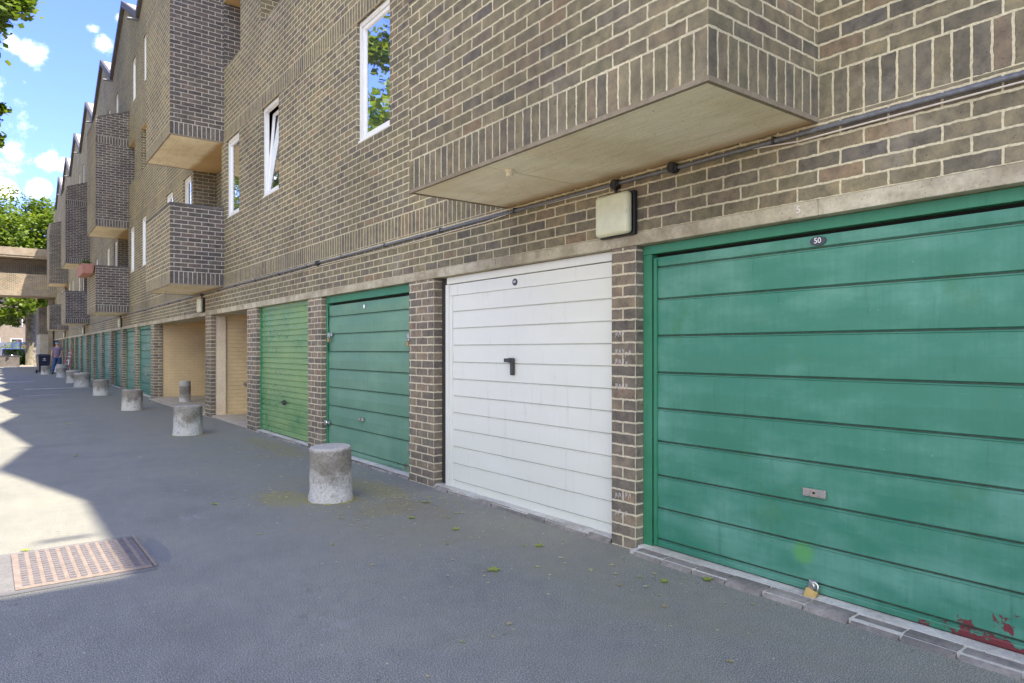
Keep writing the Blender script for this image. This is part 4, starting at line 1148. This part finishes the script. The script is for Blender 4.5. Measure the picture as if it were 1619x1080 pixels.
# cars
def car(loc, rz, body, label, van=False):
    t = tag(empty('parked_van' if van else 'parked_car', loc, rz), label, 'van' if van else 'car')
    L_, Wd, H1, H2 = (4.8, 1.9, 1.1, 2.1) if van else (4.2, 1.72, .85, 1.42)
    pr = ([(-2.4, .35), (-2.4, 2.0), (-2.25, 2.1), (.9, 2.1), (1.45, 1.35), (2.25, 1.1), (2.4, .8), (2.4, .35)] if van else
          [(-2.1, .32), (-2.1, .75), (-2.0, .92), (-1.55, 1.38), (-1.2, 1.43), (.3, 1.42), (.95, .95), (1.8, .82), (2.08, .62), (2.1, .32)])
    m = MB(); n = len(pr)
    a = [(x, -Wd / 2 + (.1 if z > 1 else 0), z) for x, z in pr]; b_ = [(x, Wd / 2 - (.1 if z > 1 else 0), z) for x, z in pr]
    m.face(a, 0); m.face(b_[::-1], 0)
    for i in range(n): j = (i + 1) % n; m.face([a[j], a[i], b_[i], b_[j]], 0)
    m.build('body', [body], t, bevel=.06)
    m = MB()
    if van: m.box(-2.43, -2.405, -.7, .7, 1.25, 1.85); m.box(-.1, .85, -Wd / 2 + .06, -Wd / 2 + .09, 1.3, 1.9)
    else: m.face([(-1.98, -.62, .98), (-1.60, -.60, 1.36), (-1.60, .60, 1.36), (-1.98, .62, .98)][::-1], 0); m.box(-1.3, .4, -Wd / 2 + .05, -Wd / 2 + .09, .98, 1.33)
    m.build('glass', ['glass'], t)
    for x in (-1.35, 1.35):
        for y in (-Wd / 2 + .08, Wd / 2 - .08):
            m = MB(); m.tube([(x, y - .1, .32), (x, y + .1, .32)], .32, n=24); wo = m.build('wheel', ['tyre'], t)
            m = MB(); m.tube([(x, y - .11, .32), (x, y + .11, .32)], .19, n=16); m.build('rim', ['steel'], wo)
    for y in (-.68, .68):
        m = MB(); x0 = -2.44 if van else -2.125; m.box(x0, x0 + .05, y - .12, y + .12, .66 if not van else .9, .80 if not van else 1.15); m.build('tail_light', ['red'], t)
    m = MB(); x0 = -2.43 if van else -2.12; m.box(x0, x0 + .02, -.26, .26, .52, .63); m.build('number_plate', ['digit'], t)
x_, y_ = G(19, 569); car((1.0, 70.5, 0), R(97), 'carpaint', 'grey car parked behind the low brick wall')
car((-.8, 88, 0), R(175), 'van', 'white van parked beyond the big tree', True)
car((2.3, 86, 0), R(100), 'bluepaint', 'blue vehicle parked right of the white van', True)
# lamp post
lp = tag(empty('lamp_post', (-.05, 69, 0)), 'thin dark lamp post behind the low brick wall', 'lamp post')
m = MB(); m.tube([(0, 0, 0), (0, 0, 1.1), (0, 0, 1.15), (0, 0, 4.6)], [.085, .085, .05, .04], n=10); m.build('pole', ['darksteel'], lp)
m = MB(); m.box(-.35, .12, -.09, .09, 4.6, 4.72); m.build('lantern', ['darksteel'], lp, bevel=.02)
# shrubs behind the low wall
def shrub(loc, r_, n, seed, label, mk='leaf_dark'):
    rnd = random.Random(seed); t = tag(empty('shrub', loc), label, 'shrub', 'shrubs by the low wall'); m = MB()
    st = MB()
    for k in range(7): st.tube([(0, 0, 0), (rnd.uniform(-.6, .6) * r_, rnd.uniform(-.4, .4) * r_, r_ * rnd.uniform(.8, 1.3))], [.02, .006], n=5)
    st.build('stems', ['bark'], t)
    for k in range(n):
        p = Vector((rnd.gauss(0, .45) * r_, rnd.gauss(0, .4) * r_, abs(rnd.gauss(.7, .38)) * r_)); a = Vector((rnd.gauss(0, 1), rnd.gauss(0, 1), rnd.gauss(0, 1))).normalized(); b_ = a.orthogonal().normalized()
        s = .09; m.face([p - a * s, p - b_ * s * .6, p + a * s, p + b_ * s * .6], 0, [(0, 0)] * 4)
    m.build('leaves', [mk], t)
shrub((1.95, 68.0, 0), .75, 1100, 1, 'dark shrub behind the low wall beside the big trunk')
shrub((-1.0, 67.8, 0), .9, 1000, 2, 'shrub behind the low wall at the left edge')
shrub((1.2, 76.5, 0), 1.2, 1000, 4, 'green bush just left of the big trunk', 'leaf')
bx('fence_screen', 'fascia', None, 2.7, 3.9, 68.0, 68.1, 0, 2.4)
tag(bpy.data.objects['fence_screen'], 'dark timber screen right of the big trunk', 'fence')

# wheelie bin
wb = tag(empty('wheelie_bin', (2.12, 46.3, 0), R(8)), 'dark navy wheelie bin standing by the wall near the man', 'wheelie bin')
m = MB(); b0 = [(-.23, -.27), (.23, -.27), (.23, .27), (-.23, .27)]; b1 = [(-.29, -.36), (.29, -.36), (.29, .36), (-.29, .36)]
A = [(x, y, .06) for x, y in b0]; B = [(x, y, .98) for x, y in b1]
m.face(A[::-1], 0); m.face(B, 0)
for i in range(4): j = (i + 1) % 4; m.face([A[i], A[j], B[j], B[i]], 0)
m.build('bin_body', ['bin'], wb, bevel=.02)
m = MB()
A = [(x * 1.08, y * 1.08, .985) for x, y in b1]; B = [(x * .8, y * .8, 1.07) for x, y in b1]
m.face(A[::-1], 0); m.face(B, 0)
for i in range(4): j = (i + 1) % 4; m.face([A[i], A[j], B[j], B[i]], 0)
m.build('lid', ['bin'], wb, bevel=.02)
for x in (-.26, .26):
    m = MB(); m.tube([(x - .03, .27, .1), (x + .03, .27, .1)], .1, n=18); m.build('wheel', ['tyre'], wb)
m = MB(); m.tube([(-.25, .40, 1.0), (.25, .40, 1.0)], .018); m.build('handle', ['bin'], wb)
m = MB(); m.face([(-.07, -.338, .76), (.07, -.338, .76), (.05, -.345, .82), (0, -.349, .85), (-.05, -.345, .82)], 0); m.face([(-.08, -.334, .71), (.08, -.334, .71), (.08, -.336, .735), (-.08, -.336, .735)], 0)
m.build('crest', ['digit'], wb)

# ladder
ld = tag(empty('ladder', (2.95, 41.2, 0)), 'red and white ladder leaning against a garage pier near the man', 'ladder')
ld.scale = (.85, 1, .78)
m = MB(); A0, A1, B0, B1 = Vector((-.42, -.6, .02)), Vector((-.12, -.6, .02)), Vector((.05, .3, 1.72)), Vector((.26, .3, 1.72))
m.tube([A0, B0], .028, n=6); m.tube([A1, B1], .028, n=6); m.build('rail', ['red'], ld)
m = MB()
for i in range(1, 7): m.tube([A0.lerp(B0, i / 7), A1.lerp(B1, i / 7)], .02, n=6)
m.build('rung', ['digit'], ld)
m = MB(); m.tube([A0 + Vector((.5, .1, 0)), A0.lerp(B0, .62) + Vector((.1, 0, 0))], .022, n=6); m.build('prop_leg', ['digit'], ld)
m = MB(); m.box(-.50, -.10, -.68, -.52, 0, .07); m.build('ladder_foot', ['black'], ld, bevel=.01)
# low kerb blocks left of the person
m = MB(); m.box(0, .22, -.18, .18, 0, .34, 0); o = m.build('paint_tub', ['digit'], None, bevel=.04); o.location = (2.72, 47.6, 0); tag(o, 'small white tub on the ground between bin and man', 'tub')

# planter on the second balcony
pl = tag(empty('planter_trough', (2.23, 25.0, 3.62)), 'terracotta coloured trough hooked on the balcony parapet', 'planter')
m = MB(); A = [(-.14, -.80, 0), (.14, -.80, 0), (.14, .80, 0), (-.14, .80, 0)]; B = [(-.17, -.85, .30), (.17, -.85, .30), (.17, .85, .30), (-.17, .85, .30)]
m.face(A[::-1], 0); m.face(B, 1)
for i in range(4): j = (i + 1) % 4; m.face([A[i], A[j], B[j], B[i]], 0)
m.build('trough', ['terracotta', 'dark'], pl, bevel=.02)
m = MB(); rp = random.Random(3)
for k in range(120):
    p = Vector((rp.uniform(-.12, .12), rp.uniform(-.8, .8), .32 + abs(rp.gauss(0, .07)))); a = Vector((rp.gauss(0, 1), rp.gauss(0, 1), rp.gauss(0, 1))).normalized(); b_ = a.orthogonal().normalized(); s = .035
    m.face([p - a * s, p - b_ * s * .6, p + a * s, p + b_ * s * .6], 0, [(0, 0)] * 4)
m.build('foliage', ['leaf_dark'], pl)

# ------------------------------------------------------------ the man
def skin_obj(name, verts, edges, radii, mk, parent, sub=2, root=0):
    me = bpy.data.meshes.new(name); me.from_pydata(verts, edges, []); me.materials.append(M[mk])
    o = bpy.data.objects.new(name, me); link(o, parent)
    o.modifiers.new('skin', 'SKIN'); o.modifiers['skin'].use_smooth_shade = True
    sl = me.skin_vertices[0].data
    for i, r_ in enumerate(radii):
        sl[i].radius = (r_, r_) if not isinstance(r_, tuple) else r_; sl[i].use_root = (i == root)
    s = o.modifiers.new('sub', 'SUBSURF'); s.levels = sub; s.render_levels = sub
    return o
mn = tag(empty('person', (2.68, 44.6, 0), R(-12)), 'man in blue sun hat, mauve T-shirt and blue jeans standing with his back turned', 'person')
mn.scale = (1.0, 1.0, 1.0)
# faces +Y (away); x = his right side is +x
v = [(0, 0, .95), (0, .0, 1.12), (0, .02, 1.30), (0, .04, 1.43), (0, .06, 1.50), (0, .08, 1.60), (0, .09, 1.68)]
r_ = [(.15, .12), (.14, .11), (.165, .12), (.12, .09), .05, .085, .075]
e = [(0, 1), (1, 2), (2, 3), (3, 4), (4, 5), (5, 6)]
def chain(a, pts, rr):
    p = a
    for q, rad in zip(pts, rr): v.append(q); r_.append(rad); e.append((p, len(v) - 1)); p = len(v) - 1
    return p
hl = chain(3, [(-.17, .03, 1.40), (-.23, 0, 1.16), (-.25, .06, .92), (-.25, .08, .86)], [.058, .045, .034, .03])
hr = chain(3, [(.17, .03, 1.40), (.22, -.03, 1.16), (.15, -.06, .96), (.13, -.06, .91)], [.058, .045, .034, .03])
for h_, sx in ((hl, -1), (hr, 1)):
    bx_, by_, bz_ = v[h_]
    for k, ln_ in enumerate((.075, .085, .08, .065)):
        chain(h_, [(bx_ + .0, by_ + (k - 1.5) * .02, bz_ - .05), (bx_ - sx * .015, by_ + (k - 1.5) * .021, bz_ - .05 - ln_)], [.010, .008])
    chain(h_, [(bx_ - sx * .02, by_ + .045, bz_ - .03), (bx_ - sx * .025, by_ + .06, bz_ - .07)], [.011, .009])
chain(0, [(-.10, 0, .88), (-.15, -.03, .50), (-.20, -.06, .09), (-.21, .06, .045)], [.09, .06, .045, .04])
chain(0, [(.10, 0, .88), (.12, .05, .50), (.10, .0, .09), (.10, .12, .045)], [.09, .06, .045, .04])
body = skin_obj('body', v, e, r_, 'skin', mn)
skin_obj('t_shirt', [(0, 0, .84), (0, .0, 1.12), (0, .02, 1.30), (0, .04, 1.42), (-.17, .03, 1.405), (-.215, .01, 1.25), (.17, .03, 1.405), (.212, -.01, 1.25)],
         [(0, 1), (1, 2), (2, 3), (3, 4), (4, 5), (3, 6), (6, 7)], [(.185, .15), (.175, .135), (.195, .145), (.13, .10), .08, .07, .08, .07], 'shirt', mn)
skin_obj('jeans', [(0, 0, 1.02), (-.10, 0, .84), (-.15, -.03, .50), (-.20, -.06, .10), (.10, 0, .84), (.12, .05, .50), (.10, 0, .10)],
         [(0, 1), (1, 2), (2, 3), (0, 4), (4, 5), (5, 6)], [(.165, .135), .115, .085, .075, .115, .085, .075], 'jeans', mn)
for sx, yy in ((-.205, -.06), (.10, 0)):
    m = MB(); m.box(sx - .05, sx + .05, yy - .07, yy + .20, .0, .085); m.build('shoe', ['black'], mn, bevel=.025)
m = MB(); m.tube([(0, .09, 1.635), (0, .09, 1.65)], [.16, .15], n=24); m.tube([(0, .09, 1.651), (0, .09, 1.74), (0, .09, 1.765)], [.112, .105, .07], n=24); m.build('sun_hat', ['hat'], mn)
m = MB(); m.tube([(0, .09, 1.652), (0, .09, 1.69)], [.116, .114], n=24); m.build('hat_band', ['van'], mn)
m = MB(); m.tube([(0, .165, 1.585), (0, .20, 1.57)], [.018, .012], n=8); m.build('nose', ['skin'], mn)
for sx in (-.088, .088):
    m = MB(); m.tube([(sx * .9, .08, 1.565), (sx * 1.12, .075, 1.60)], [.014, .02], n=8); m.build('ear', ['skin'], mn)
